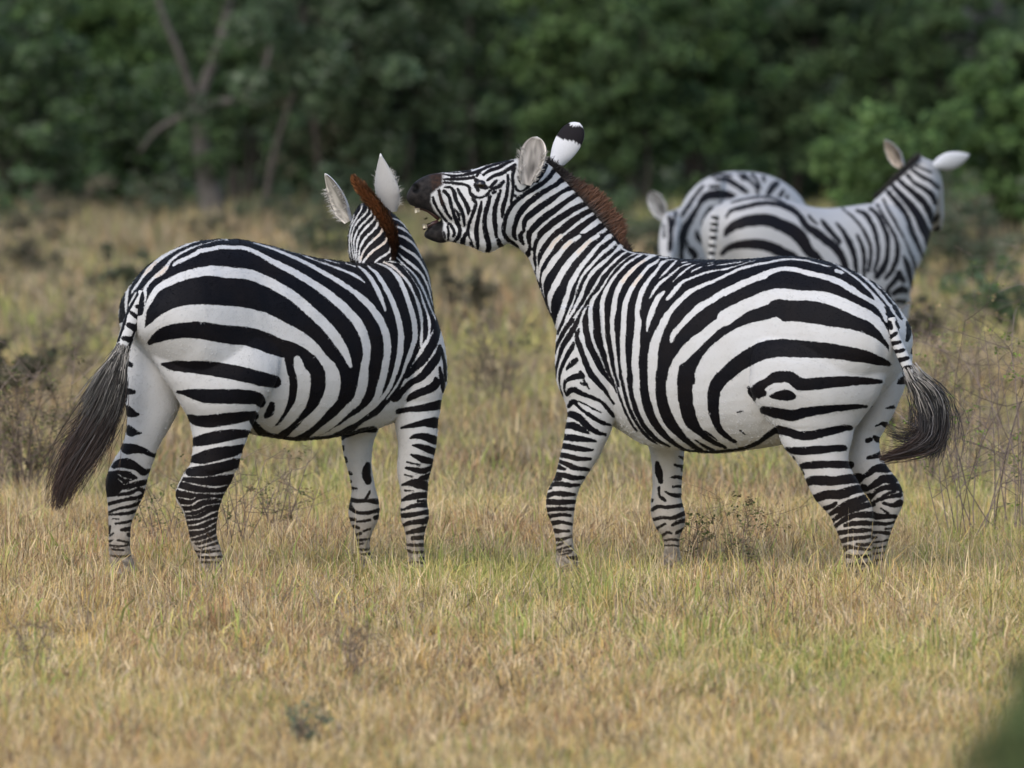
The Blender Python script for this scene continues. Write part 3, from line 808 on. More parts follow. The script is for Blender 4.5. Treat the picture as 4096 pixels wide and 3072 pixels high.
z.B('I', """1390,95,30 1425,110,46; 1260,250,36 1285,235,36; 1320,215,25 1350,240,50; 1270,400,30 1340,385,40 1390,365,50; 1180,590,20 1260,550,40 1330,500,60 1430,490,80;
1240,690,25 1320,640,50 1400,590,70 1490,590,75; 1280,770,20 1340,700,35 1420,665,45 1530,660,60 1560,690,40; 1300,800,16 1370,770,24 1440,720,26 1500,700,20; 1360,770,30 1440,750,24 1550,730,45;
1400,800,20 1480,820,30 1550,800,60; 1380,850,14 1440,890,20; 1340,920,50 1420,920,40 1510,920,30; 1320,980,30 1420,985,25 1500,970,20; 1420,1030,14 1480,1025,14; 1310,1060,20 1380,1060,18 1450,1070,28; 1300,1110,20 1340,1105,14;
540,320,20 600,335,55 700,340,70 850,330,65 1000,315,55 1060,315,45; 600,400,20 610,410,20; 660,480,40 750,465,60 900,460,60 1050,460,60 1110,465,60; 670,510,20 690,540,20;
720,620,60 800,600,80 950,605,75 1080,590,80 1180,580,85; 800,760,70 900,730,70 1020,725,80 1120,690,75 1230,668,60; 880,850,40 940,830,40 980,800,25;
930,900,30 1000,860,50 1100,810,70 1200,770,65 1280,740,50; 950,960,30 1020,910,36 1120,860,50 1220,830,50 1310,810,40; 960,1020,30 1040,960,36 1130,915,40 1230,905,50 1310,905,55;
1060,1000,25 1150,980,40 1300,980,36; 1010,1065,40 1100,1050,36 1200,1045,36 1290,1040,26; 1020,1140,40 1100,1120,36 1200,1110,30 1290,1095,25; 1165,1165,24 1220,1170,28 1290,1165,22;
1050,1210,50 1100,1190,36 1180,1205,26 1290,1215,16; 1080,1270,30 1150,1275,36 1280,1270,24; 1100,1345,30 1180,1350,34 1290,1340,26; 1070,1430,24 1075,1432,24; 1180,1415,24 1220,1405,22; 1250,1405,22 1285,1400,20; 1150,1465,24 1260,1460,24; 1080,1500,16 1180,1495,20 1285,1505,16; 1310,1150,14 1390,1140,16 1440,1130,14; 1310,1200,14 1370,1195,16 1425,1185,14; 1315,1250,14 1410,1240,16; 1320,1310,12 1415,1300,14""")
# muzzle, mouth, brown nose
z.poly("F -60,480 300,520 370,540 372,640 320,680 275,720 272,790 300,860 350,935 385,985 380,1050 395,1110 420,1160 300,1230 100,1200 -60,900", 'muzzle')
z.poly("F 255,530 372,520 385,560 375,640 330,680 290,690 270,600", 'brown')
z.B('F', "340,700,14 350,740,20 375,800,20", 'brown')
z.B('F', "136,645,46 142,690,58", 'hole')  # darkness of the nostril, painted over its dent
z.B('F', "300,900,30 350,960,60 340,1010,50 300,1030,30", 'hole')  # darkness between the jaws, painted on the skin
# tawny shadow stripes on neck and shoulder whites
z.B('Q', "545,20,40 430,130,40 370,220,40; 720,120,50 600,230,40; 1060,100,40 960,200,50 850,310,40; 1870,560,40 1740,690,50 1640,820,60; 1950,730,50 1840,880,50; 2020,450,40 1900,520,40", 'tan')
z.body(.0052, 12, M_COAT, z_root, dents=[('F', 138, 668, 44, 40, .022)], swell=.007)
coat_hair(zr, 85000, (.75, -.1, -.55), z_root, rng)
for f in (f1, f2, h1, h2): make_hoof(f, z_root)

# mane: dense upright hair along the crest
def crest_mane(z, crop, base_txt, top_txt, n, parent, rng, root_c, tip_fn, half=.016, dep=.27, lean=0.0):
    b = catmull(tr(crop, base_txt), 12); t = catmull(tr(crop, top_txt), 12)
    m = min(len(b), len(t)); P = []; C0 = []; C1 = []
    b = b[np.linspace(0, len(b) - 1, 200).astype(int)]; t = t[np.linspace(0, len(t) - 1, 200).astype(int)]
    for i in range(n):
        u = rng.uniform(0, 1); q = u * 198; a = int(q); fr = q - a
        pb = b[a] * (1 - fr) + b[a + 1] * fr; pt = t[a] * (1 - fr) + t[a + 1] * fr
        dz = rng.uniform(-1, 1) * half
        ln = rng.uniform(.58, 1.12) * (1.0 - .25 * (abs(dz) / half) ** 2)
        tp = pb + (pt - pb) * ln + rng.normal(0, 8, 2)
        A = at(pb[0] + rng.normal(0, 3), pb[1] + rng.normal(0, 3), z.D + dep + dz)
        Bq = at(tp[0], tp[1], z.D + dep + dz * 1.4 + lean)
        mid = (A + Bq) / 2 + rng.normal(0, .002, 3)
        P.append([A, mid, Bq]); c = tip_fn(u, rng); C0.append(np.array(root_c) * rng.uniform(.6, 1.5)); C1.append(c)
    return ribbons("mane", np.array(P), .0042, .0014, np.array(C0), np.array(C1), rng, M_HAIR, parent, facing=.5,
                   mid=(np.array(C0) * .55 + np.array(C1) * .45))
def tip_r(u, rng):
    k = np.clip((u - .2) / .22, 0, 1) * np.clip((1.0 - u) / .12, .15, 1)
    return (np.array([.016, .012, .012]) * (1 - k) + np.array([.115, .050, .026]) * k) * rng.uniform(.55, 1.5)
crest_mane(zr, 'F', "1275,455 1375,520 1455,605 1560,715 1650,805 1740,905 1825,1010 1890,1110 1935,1190 2030,1245",
           "1300,405 1400,478 1520,570 1640,640 1760,700 1862,808 1955,935 1988,1015 1968,1090 2050,1222", 7000, z_root, rng, (.012, .01, .011), tip_r)
# fringe of dark roots creeping into the white bands
# eyes, teeth, ears
ed = zr.hit(1600 + 718 * .45208, 450 + 636 * .45208, D0 + .1)
make_eye(at(1600 + 716 * .45208, 450 + 636 * .45208, ed + .012), .025, z_root)
def tooth_block(crop, pts, d, th, parent, name="tooth"):
    ox, oy, s = CROPS[crop]
    f = [at(ox + x * s, oy + y * s, d) for x, y in pts]; bk = [p + np.array([0, th, 0]) for p in f]
    n = len(pts)
    me = mesh_np(name, np.array(f + bk), [[(i, (i + 1) % n, n + (i + 1) % n, n + i) for i in range(n)]] + ([[tuple(range(n))], [tuple(range(2 * n - 1, n - 1, -1))]]))
    return link(name, me, M_TOOTH, parent)
dz0 = D0 + .15
for k, (a, b_) in enumerate(((0, 0), (.02, 22))):
    tooth_block('F', [(126 + b_ * .9, 845), (150 + b_, 848), (152 + b_, 884 - b_ * .3), (132 + b_ * .9, 892 - b_ * .35)], dz0 + a, .016, z_root)
    tooth_block('F', [(196 + b_ * .8, 992), (218 + b_ * .8, 985), (226 + b_ * .8, 1022), (206 + b_ * .8, 1028)], dz0 + a, .016, z_root)
gum = tube([at(1600 + x * .45208, 450 + y * .45208, D0 + .19) for x, y in ((130, 840), (200, 850), (250, 870), (300, 905), (345, 945))], [.005, .008, .008, .009, .008], 8)
gm = tube([at(1600 + x * .45208, 450 + y * .45208, D0 + .19) for x, y in ((205, 1035), (240, 1010), (290, 985), (340, 960))], [.005, .009, .010, .008], 8)
V, F = merge([gum, gm]); link("gum", mesh_np("gum", V, F, None, True), M_GUM, z_root)
# near ear shows its inside, far ear its white back with a black band
Fp = lambda x, y, d: at(1600 + x * .45208, 450 + y * .45208, D0 + d)
make_ear(Fp(1118, 640, .13), Fp(1212, 212, .13), .057, (-.25, -1, .05), 1.15, z_root, (.30, .28, .26), (.60, .60, .61), rim=(.05, .045, .05), tipcol=(.72, .7, .7), belly=.6, rng=rng, fuzz=500)
make_ear(Fp(1352, 490, .36), Fp(1590, 92, .36), .057, (.35, 1, .25), .95, z_root, (.30, .28, .26), (.60, .60, .615), band=(.60, .925), tipcol=(.72, .7, .7), belly=.58)

# tail
DR = lambda t: D0 - .45 - .03 * t
tail_r, pth = make_rope('H', "1476,600,66 1492,690,84 1515,800,96 1560,910,104 1605,1010,104 1645,1100,104 1690,1180,110", DR,
    "1455,640,30 1470,690,34; 1470,765,36 1520,735,26; 1480,830,34 1550,815,26; 1500,900,34 1580,885,30; 1545,975,40 1620,955,30; 1600,1045,40 1660,1030,30; 1640,1110,36 1700,1090,26; 1520,640,30 1560,730,26 1600,830,22 1650,930,20 1690,1020,16; 1480,880,10 1540,1010,14 1600,1110,20 1650,1180,30", z_root, D0)
def tuft(parent, rng, sets):
    P, A, B_ = [], [], []
    for g, ca, cb in sets:
        P.append(g); A.append(np.broadcast_to(ca, (len(g), 3))); B_.append(np.broadcast_to(cb, (len(g), 3)))
    return ribbons("tail_tuft", np.concatenate(P), .0031, .0011, np.concatenate(A), np.concatenate(B_), rng, M_HAIR, parent, .5)
sets = []
g = guided_strands('H', "1620,1020,110 1680,1130,150 1750,1240,190 1830,1360,210", lambda t: D0 - .49, 260, 8, rng, .36, (0, .4), (.5, 1.0), .015, .012)
sets.append((g, rng.choice([.02, .3, .5], len(g))[:, None] * np.array([[1, .94, .88]]), np.array([[.10, .095, .09]])))
g = guided_strands('H', "1700,1180,200 1800,1330,300 1850,1500,330 1830,1680,330 1740,1790,260", lambda t: D0 - .49, 110, 8, rng, .38, (0, .5), (.5, 1.0), .03, .05)
sets.append((g, np.array([[.02, .018, .02]]), np.array([[.03, .024, .022]])))
g = guided_strands('H', "1660,1130,80 1740,1210,150 1800,1300,210 1840,1400,220 1860,1500,190 1850,1600,170", lambda t: D0 - .49 - .02 * t, 900, 8, rng, .30, (0, .35), (.45, .95), .02, .012)
sh = rng.choice([.012, .03, .28, .45], len(g), p=[.46, .22, .18, .14])[:, None] * np.array([[1, .93, .85]])
sets.append((g, sh, sh * .35 + .008))
g = guided_strands('H', "1760,1250,130 1830,1400,190 1850,1520,210 1830,1640,200 1750,1720,150 1620,1780,90 1480,1820,50 1360,1850,24", lambda t: D0 - .49 - .03 * t, 1100, 8, rng, .30, (0, .4), (.55, 1.0), .02, .014)
sets.append((g, rng.choice([.010, .02, .10], len(g), p=[.6, .3, .1])[:, None] * np.array([[1, .95, 1.0]]), np.array([[.035, .017, .012]]) * rng.uniform(.3, 1.3, (len(g), 1))))
g = guided_strands('H', "1780,1400,200 1800,1540,220 1760,1640,220 1650,1660,120 1520,1650,60 1400,1600,40", lambda t: D0 - .49 - .03 * t, 130, 8, rng, .34, (0, .4), (.6, 1.0), .02, .03)
sets.append((g, np.array([[.014, .012, .014]]), np.array([[.02, .014, .012]])))
g = guided_strands('H', "1800,1350,180 1840,1500,200 1850,1650,190 1830,1780,170 1790,1860,150", lambda t: D0 - .49 - .02 * t, 240, 8, rng, .36, (0, .4), (.6, 1.0), .02, .02)
sets.append((g, np.array([[.016, .014, .018]]), np.array([[.012, .01, .012]])))
tuft(tail_r, rng, sets)
# ================================================================ zebra with the turned head
rng = np.random.default_rng(21)
zl = Zebra(D0)
l_root = thing("zebra", "zebra with reddish-brown mane, head turned away, long tail hanging beside its hind legs", "zebra",
               ground_at(1116, D0), "zebras standing in the dry grass")
YL = -30
def torsoA(z, rows):
    out = []
    for x, yt, yb, w in rows:
        out.append((420 + x * .63291, 900 + yt * .63291, 900 + yb * .63291, w))
    torso(z, out, 1116, .577, YL)
torsoA(zl, [(168, 520, 640, .07), (190, 440, 700, .14), (235, 372, 760, .195), (330, 248, 900, .25), (450, 158, 1060, .285), (600, 100, 1180, .29),
            (800, 90, 1280, .285), (1000, 122, 1335, .305), (1200, 180, 1362, .32), (1400, 216, 1348, .315), (1600, 238, 1310, .285), (1740, 240, 1270, .255),
            (1860, 250, 1220, .215), (1950, 330, 1140, .17), (2010, 470, 1060, .12), (2045, 600, 980, .07)])
# neck: base in the shoulders, rising to the poll
zl.loft('A', "1600,420,2010,980,.28,.18 1600,330,2085,640,.31,.165 1585,270,2052,330,.35,.15 D 545,1280,1348,1290,.38,.14 538,1130,1268,1120,.40,.13 "
             "548,1000,1182,975,.41,.12 590,840,1085,860,.42,.11 640,735,960,745,.43,.095 715,690,860,690,.44,.05", 0, .95)
# head beyond the neck, nose pointing away and down
zl.loft('D', "690,700,880,740,.45,.06 580,840,960,840,.50,.10 535,1000,1010,1000,.58,.11 524,1130,1000,1130,.66,.115 540,1300,980,1280,.76,.11 570,1480,920,1450,.87,.09 610,1640,850,1600,.96,.065 650,1720,800,1680,1.0,.05", 0, .95)
f1 = zl.leg("A 1860,2085,560,.20,.07 1835,2135,720,.19,.11 1828,2160,880,.18,.115 1826,2160,1000,.18,.11 1828,2132,1085,.18,.105 C 1288,1700,0,.18,.095 1280,1686,100,.18,.09 1280,1668,200,.18,.085 1298,1657,300,.18,.08 "
            "1314,1642,400,.18,.074 1310,1622,500,.18,.068 1300,1605,600,.18,.062 1304,1580,700,.18,.058 1324,1573,800,.18,.056 1335,1570,900,.18,.056 1334,1588,1000,.18,.056 1344,1581,1080,.18,.052 1368,1556,1150,.18,.046 1384,1541,1230,.18,.044 1384,1540,1320,.18,.045 1398,1546,1400,.18,.05")
f2 = zl.leg("C 780,1180,140,.36,.09 800,1140,250,.36,.085 808,1092,370,.36,.075 830,1075,500,.36,.066 856,1080,600,.36,.06 880,1102,700,.36,.056 894,1122,800,.36,.056 884,1140,880,.36,.056 869,1143,960,.36,.057 874,1139,1030,.36,.055 "
            "895,1115,1100,.36,.05 925,1086,1160,.36,.044 945,1066,1230,.36,.042 950,1062,1300,.36,.045 960,1075,1380,.36,.048")
h1 = zl.leg("A 330,960,520,-.25,.07 252,1060,680,-.29,.115 275,1110,800,-.308,.124 340,1100,920,-.322,.13 415,1060,1030,-.325,.126 480,985,1140,-.318,.118 532,942,1240,-.30,.10 553,900,1350,-.30,.088 548,866,1450,-.30,.08 528,842,1550,-.30,.074 "
            "B 1262,1692,600,-.30,.07 1214,1672,680,-.30,.066 1174,1632,760,-.30,.062 1157,1592,830,-.30,.058 1168,1566,900,-.30,.054 1218,1541,980,-.30,.049 1248,1527,1060,-.30,.046 1268,1517,1140,-.30,.045 1284,1521,1220,-.30,.046 1308,1545,1300,-.30,.05 1360,1570,1390,-.30,.055", hoof=(.012, 0))
h2 = zl.leg("A 90,420,560,-.17,.07 120,480,690,-.17,.10 134,490,820,-.17,.115 127,488,950,-.17,.115 125,482,1060,-.17,.11 130,468,1160,-.17,.10 136,428,1250,-.17,.09 122,372,1350,-.17,.08 88,326,1440,-.17,.074 "
            "B 640,990,480,-.17,.072 600,960,560,-.17,.07 560,930,640,-.17,.066 540,905,720,-.17,.062 545,885,800,-.17,.058 555,865,870,-.17,.054 560,830,940,-.17,.049 562,800,1010,-.17,.045 565,770,1080,-.17,.043 565,755,1150,-.17,.043 562,752,1230,-.17,.046 568,752,1330,-.17,.05", hoof=(.02, 0))
z = zl
z.poly("""A 40,640 120,610 255,560 255,690 320,640 500,565 750,570 1000,605 1200,700 1360,850 1440,990 1430,1060 1300,1205 1120,1320 1180,1380 1500,1360
1640,1240 1720,1200 1850,1060 1900,960 2000,760 2090,640 2110,600 2200,400 2200,-600 -100,-600 -100,640""")
z.W('M', """370,1560,40 375,1400,70 385,1250,70 420,1100,60 480,990,55 560,880,45 650,775,15; 215,1660,60 235,1500,50 250,1420,10;
1830,220,45 1650,280,40 1500,330,40 1350,390,45 1200,460,55 1050,550,70 900,660,80 790,770,85 700,870,70 620,990,60 540,1100,60 490,1180,55 470,1260,30;
550,1190,30 500,1290,45 450,1370,50 425,1440,30; 860,610,15 1000,510,22 1150,400,25 1260,340,15; 1350,300,12 1440,262,14;
2150,275,20 2000,275,20 1850,310,22 1700,350,28 1550,400,40 1400,470,50 1250,560,55 1150,650,60 1080,760,90 1000,840,90 900,910,70 800,1000,60 740,1080,60 700,1150,70 720,1230,60 710,1330,45 700,1420,30 690,1500,30;
1830,220,40 2000,225,35 2180,260,40;
1210,710,60 1300,650,75 1450,580,75 1600,510,80 1680,460,90 1850,430,80 2050,390,80 2212,395,80;
720,1480,90 760,1400,100 830,1270,110 900,1170,120 1000,1080,130 1150,1000,150 1300,930,160 1500,870,170 1700,830,180 1900,810,190 2100,830,210 2212,840,205;
690,1659,70 700,1560,70 720,1480,80""")
z.B('M', "480,1250,30 530,1170,25")
z.W('A', """790,141,28 880,145,28 960,175,30 1050,225,38 1150,275,45 1250,330,48 1350,395,52 1450,470,58 1540,550,62 1610,640,62 1645,730,58 1655,810,52 1640,900,55 1630,1000,68 1597,1100,60 1540,1160,55 1460,1235,52 1385,1292,48 1300,1345,24;
770,300,72 900,310,70 1000,345,70 1100,395,68 1200,460,66 1300,545,68 1400,640,70 1470,730,68 1520,810,55 1550,890,32;
262,680,60 320,640,75 400,590,90 500,565,115 620,560,120 750,570,125 880,580,120 1000,605,110 1100,650,100 1200,700,95 1290,765,95 1360,850,100 1420,920,105 1440,990,100 1425,1080,98 1370,1150,92 1310,1225,80 1240,1290,60 1160,1345,25;
940,112,10 1000,130,15 1100,165,20 1200,207,25 1300,255,28 1400,312,30 1500,372,34 1590,435,40 1670,510,46 1735,595,50 1775,690,52 1785,790,52 1770,900,50 1745,1010,48 1710,1105,42 1640,1180,42 1550,1240,42 1450,1300,36 1350,1345,18;
1665,262,14 1720,310,26 1770,390,32 1815,480,36 1850,580,40 1870,680,42 1868,780,42 1850,880,38 1825,960,32 1790,1040,30 1730,1120,28 1650,1190,26 1560,1250,24;
1720,240,12 1790,270,20 1850,330,30 1895,420,34 1930,520,36 1955,620,38 1960,700,38 1940,780,34 1910,860,28 1880,940,20 1840,1020,16 1780,1100,14;
1605,262,14 1650,300,26 1700,370,32 1740,450,32 1772,540,16; 1250,190,8 1330,222,12 1450,265,16 1540,300,20 1590,325,22 1640,362,14;
1290,185,7 1340,200,8; 1390,218,8 1480,245,10; 1520,243,10 1580,262,12; 1130,155,6 1240,185,8; 1000,125,6 1100,150,8""")
z.W('N', """500,545,40 640,620,50 780,750,45 880,880,45 960,1050,50 1030,1250,55 1060,1450,55 1055,1659,50 1040,1800,30;
640,520,15 760,590,18 860,710,20 960,850,18 1040,1000,22 1080,1130,40 1130,1270,50 1170,1420,50 1165,1600,50 1130,1760,45 1080,1850,40;
680,470,30 800,590,35 920,700,35 1010,820,40 1090,970,40 1150,1130,35 1220,1290,30 1280,1430,30 1310,1560,35 1320,1659,30;
705,400,20 800,500,40 920,590,45 1030,690,50 1110,820,45 1160,940,35 1190,1060,25 1220,1170,15;
710,290,30 800,350,45 920,420,50 1020,520,50 1090,630,40 1150,760,35 1185,900,25 1200,1000,15;
715,150,50 800,180,45 890,240,45 960,310,40 1030,420,25 1070,500,15; 640,15,30 740,40,40 840,100,35 900,160,25;
1250,1280,12 1310,1450,18 1360,1600,22 1375,1659,18; 560,545,20 600,535,30 700,560,20""")
z.W('D', """1005,865,18 1080,885,22 1140,930,20 1180,985,14;
640,700,14 600,780,18 590,860,20 560,930,22 530,1010,22 540,1060,15; 690,690,16 680,760,22 640,830,22 600,900,22 560,990,22 545,1100,20 555,1250,18 570,1330,14;
745,720,24 745,780,26 700,840,28 640,900,28 600,970,26 570,1070,26 575,1200,22 600,1330,16; 790,760,28 790,820,28 740,880,30 670,950,30 620,1040,28 595,1130,26 605,1250,22 625,1340,18;
830,800,26 830,860,30 780,920,32 720,980,32 660,1060,30 630,1150,28 625,1260,24 640,1340,20; 875,870,40 850,950,36 790,1020,34 720,1090,32 670,1180,30 650,1280,26 655,1350,24;
925,960,50 890,1030,36 820,1100,34 750,1170,32 690,1260,30 665,1350,30; 970,1080,40 930,1140,36 860,1190,34 790,1240,32 730,1310,32 695,1355,30;
1000,1120,24 1000,1210,22 960,1260,32 890,1300,32 830,1350,30; 1010,1300,24 990,1325,20; 540,1180,14 550,1340,12; 600,700,10 570,800,14""")
z.B('A', """280,745,20 330,710,60 400,680,85 500,665,95 620,668,105 750,690,110 900,705,115 1000,735,115 1100,775,110 1200,800,95 1290,860,90 1340,930,90 1345,1010,90 1330,1080,80 1290,1150,70 1230,1210,55 1170,1270,35 1110,1325,22;
1160,810,60 1170,900,45 1190,980,45 1190,1060,45 1175,1130,42 1150,1190,35 1110,1240,22 1080,1265,10; 1055,1135,35 1040,1185,45 1020,1205,30;
930,1240,30 1000,1320,50 1100,1345,36 1200,1358,30 1350,1350,26 1500,1335,24 1620,1300,24 1700,1290,40""")
z.W('A', "1215,850,50 1235,900,60 1255,970,80 1255,1050,85 1240,1120,80 1200,1185,75 1150,1245,62 1090,1300,40")
z.B('A', """2108,570,28 2105,640,36 2075,740,50 2030,820,52 1980,880,48 1930,930,35 1900,960,20; 2118,760,12 2100,830,40 2070,880,50 2000,960,45 1930,1000,35 1870,1060,40 1840,1090,45 1820,1100,30;
2090,970,20 2095,1000,50 2060,1030,50 1990,1060,45 1930,1090,35 1915,1110,20; 2122,780,20 2148,880,18 2152,980,15; 2115,900,12 2130,980,30 2138,1050,20;
360,880,14 430,890,55 520,895,68 650,905,82 780,925,88 900,950,88 1000,975,88 1075,990,75; 460,1055,14 540,1065,50 620,1080,80 750,1085,88 870,1085,88 960,1095,75 985,1120,60;
530,1215,36 580,1235,60 660,1240,75 780,1225,72 880,1210,62 945,1205,52; 565,1370,50 640,1355,72 740,1335,72 850,1320,55 905,1320,40;
555,1480,44 620,1470,75 700,1450,80 800,1430,65 870,1410,48; 535,1560,50 620,1555,65 720,1535,68 820,1510,60 855,1500,45;
140,870,30 165,885,20; 130,1050,40 182,1055,24; 85,690,30 72,640,20""")
z.poly("B 1225,685 1400,690 1690,650 1640,760 1570,900 1535,1000 1520,1200 1540,1300 1400,1340 1300,1250 1270,1180 1240,1000 1150,830")
z.W('B', """1195,715,14 1350,750,17 1500,770,18 1640,748,14; 1175,785,18 1280,812,18 1400,827,18 1550,825,18 1600,812,14; 1175,860,14 1290,880,14 1330,862,10; 1200,930,16 1300,928,18 1370,887,18 1500,870,18 1560,880,14;
1240,990,16 1350,970,18 1430,933,18 1540,918,16; 1245,1022,12 1330,1020,14 1420,975,12; 1255,1062,16 1370,1050,18 1470,1002,18 1545,978,16; 1260,1112,18 1350,1100,18 1450,1060,18 1535,1035,16;
1270,1155,18 1400,1142,18 1500,1090,18 1530,1075,14; 1285,1222,18 1400,1190,18 1500,1140,18; 1300,1260,20 1400,1240,20 1520,1190,18; 1320,1300,24 1420,1280,24 1530,1240,22; 1400,1320,24 1540,1290,30""")
z.B('B', """715,60,30 740,100,80 790,125,50 830,125,15; 725,230,20 760,280,75 810,290,40 850,295,15; 690,400,30 720,430,85 800,435,70 880,450,50 930,480,30 975,490,40; 610,590,30 660,560,70 740,565,80 820,600,60 870,640,55 920,625,30""")
z.poly("B 540,640 650,622 760,640 820,690 740,725 690,780 640,845 530,860 520,740")
z.W('B', "640,650,12 700,690,14 760,700,12; 650,700,10 700,745,10; 570,612,8 700,618,10 780,640,10")
z.B('B', """700,770,40 800,750,45 890,725,40; 650,840,25 760,820,25 830,790,30 885,810,40; 570,920,25 680,890,25 790,870,30 870,850,40; 570,990,20 660,960,20 760,940,28 840,910,35; 560,1015,14 640,1010,20 740,1000,30 800,980,25;
620,1095,16 700,1085,22 760,1070,20; 680,1150,20 760,1140,40; 570,1120,25 570,1180,15; 575,1200,16 600,1180,15; 565,1250,18 600,1240,12; 740,1190,30 748,1200,20; 600,1050,10 650,1055,10; 640,1240,12 740,1260,16; 590,1320,14 700,1330,16; 568,1285,12 660,1295,16 750,1280,14; 570,1375,12 660,1385,14 750,1375,12; 1310,1335,14 1420,1345,16 1550,1335,14; 1345,1385,14 1450,1395,16 1565,1385,14; 1365,1430,12 1470,1435,14 1570,1430,12""")
z.B('C', """1310,100,40 1400,85,45 1500,75,55 1600,60,70 1685,40,80; 1340,245,14 1430,225,35 1530,205,60 1600,200,85 1665,205,95; 1420,335,15 1480,320,45 1550,325,60 1620,350,70 1650,360,60; 1440,400,15 1500,410,40 1560,430,55 1635,460,55;
1425,485,15 1480,505,40 1550,530,55 1615,545,50; 1380,600,12 1450,615,40 1530,630,50 1600,600,40 1612,590,30; 1510,695,40 1560,680,45 1592,665,40; 1350,750,14 1420,735,50 1490,740,80 1575,770,60; 1340,890,20 1400,865,40 1480,845,55 1572,840,50;
1390,955,25 1460,935,35 1565,925,45; 1490,895,25 1572,895,30; 1345,970,20 1375,965,14; 1340,1025,35 1430,1015,40 1520,1000,35 1588,990,45; 1350,1110,30 1430,1085,35 1520,1075,45 1582,1060,60; 1390,1175,25 1470,1155,40 1560,1140,45;
1440,1225,30 1545,1215,35; 1390,1280,20 1460,1285,25 1542,1280,30; 1390,1330,20 1460,1350,18 1540,1345,25; 1500,1400,20 1540,1400,25; 1390,550,8 1500,575,12; 1370,660,8 1440,680,8; 1370,800,8 1450,805,8;
1040,570,45 1030,650,75 1045,720,55; 815,330,25 820,345,15; 825,410,20 825,440,15; 845,510,20 850,540,25; 880,645,30 900,655,15; 900,780,25 945,785,15; 890,715,12 892,725,12;
890,880,35 960,895,30 1030,890,32 1100,895,40 1138,900,40; 1020,880,20 1045,840,22 1060,810,14; 880,940,50 920,980,30 980,1000,28 1060,995,30 1138,975,35; 880,1055,35 930,1060,22; 950,1075,16 1010,1070,18 1060,1060,18; 1110,1040,35 1138,1030,35;
920,1120,30 960,1130,20; 940,1190,22 980,1180,18; 1010,1160,18 1060,1140,14; 960,1280,14 1000,1270,12; 952,1240,12 1010,1235,16 1065,1225,12; 955,1320,12 1010,1325,14 1065,1315,12; 965,1365,12 1070,1360,12; 1400,1440,14 1480,1435,18 1548,1445,14; 1415,1480,12 1550,1485,14""")
z.W('D', "", 'tan')
z.B('M', "900,660,50 790,770,55 700,870,45; 1080,760,60 1000,840,60 900,910,40", 'tan')
z.B('N', "160,500,30 240,380,40 380,260,40 500,160,40; 560,230,40 400,360,50 260,470,40; 500,545,30 640,620,30 780,750,25", 'tan')
z.B('D', "925,960,40 890,1030,26 820,1100,24; 970,1080,30 930,1140,26 860,1190,24", 'tan')
z.body(.0052, 12, M_COAT, l_root, swell=.007)
coat_hair(zl, 85000, (-.75, -.1, -.55), l_root, rng)
for f in (f1, f2, h1, h2): make_hoof(f, l_root)
# mane seen from behind: a thick standing crest
path = catmull(tr('D', "1032,1340,40 1045,1220,75 1035,1120,105 1000,1000,118 935,880,124 865,760,124 800,680,118 735,600,108 690,545,80 668,515,40"), 8)
P, C0, C1 = [], [], []
for i in range(9000):
    u = rng.uniform(0, 1) ** .9; q = u * (len(path) - 1); a = int(min(q, len(path) - 2)); fr = q - a
    c = path[a] * (1 - fr) + path[a + 1] * fr
    tg = path[a + 1] - path[a]; tg = tg[:2] / np.linalg.norm(tg[:2]); nr = np.array([-tg[1], tg[0]])
    o = rng.uniform(-.5, .5) if rng.uniform() > .1 else rng.uniform(-.66, .66)
    dd = zl.hit(1200 + 1000 * .36, 1000, D0 + .3) if False else D0 + .25 + .15 * u
    base = c[:2] + nr * o * c[2] * .8
    tip = c[:2] + nr * (o * 1.0 + rng.normal(0, .11)) * c[2] + tg * rng.uniform(16, 62) * (.3 + .7 * u)
    A = at(base[0], base[1], dd); Bq = at(tip[0], tip[1], dd - rng.uniform(.03, .07) * (1 - 2.2 * o * o))
    P.append([A, (A + Bq) / 2 + rng.normal(0, .002, 3), Bq])
    side = abs(o) > .36
    k = np.clip((u - .12) / .3, 0, 1)
    C0.append(np.array([.015, .011, .010]) * rng.uniform(.6, 1.6))
    cc = (np.array([.10, .042, .022]) * (1 - k) + np.array([.36, .155, .062]) * k) * rng.choice([.3, .7, 1.0, 1.5])
    if side and u < .75: cc *= .45
    if o > .2: cc *= .6
    C1.append(cc)
ribbons("mane", np.array(P), .0048, .0018, np.array(C0), np.array(C1), rng, M_HAIR, l_root, .6, mid=np.array(C0) * .25 + np.array(C1) * .75)
# ears
Dp = lambda x, y, d: at(1200 + x * .36166, 560 + y * .36166, D0 + d)
make_ear(Dp(545, 900, .46), Dp(272, 372, .46), .056, (-.85, -.6, -.1), 1.25, l_root, (.33, .31, .275), (.56, .57, .60), rim=(.10, .08, .075), tipcol=(.72, .7, .68), belly=.40, rng=rng, fuzz=500, point=(1.9, .8))
make_ear(Dp(1010, 800, .44), Dp(893, 148, .44), .062, (.55, .80, .1), .9, l_root, (.34, .33, .31), (.36, .35, .335), tipcol=(.72, .7, .68), belly=.38, rng=rng, fuzz=350, point=(1.5, 1.0))
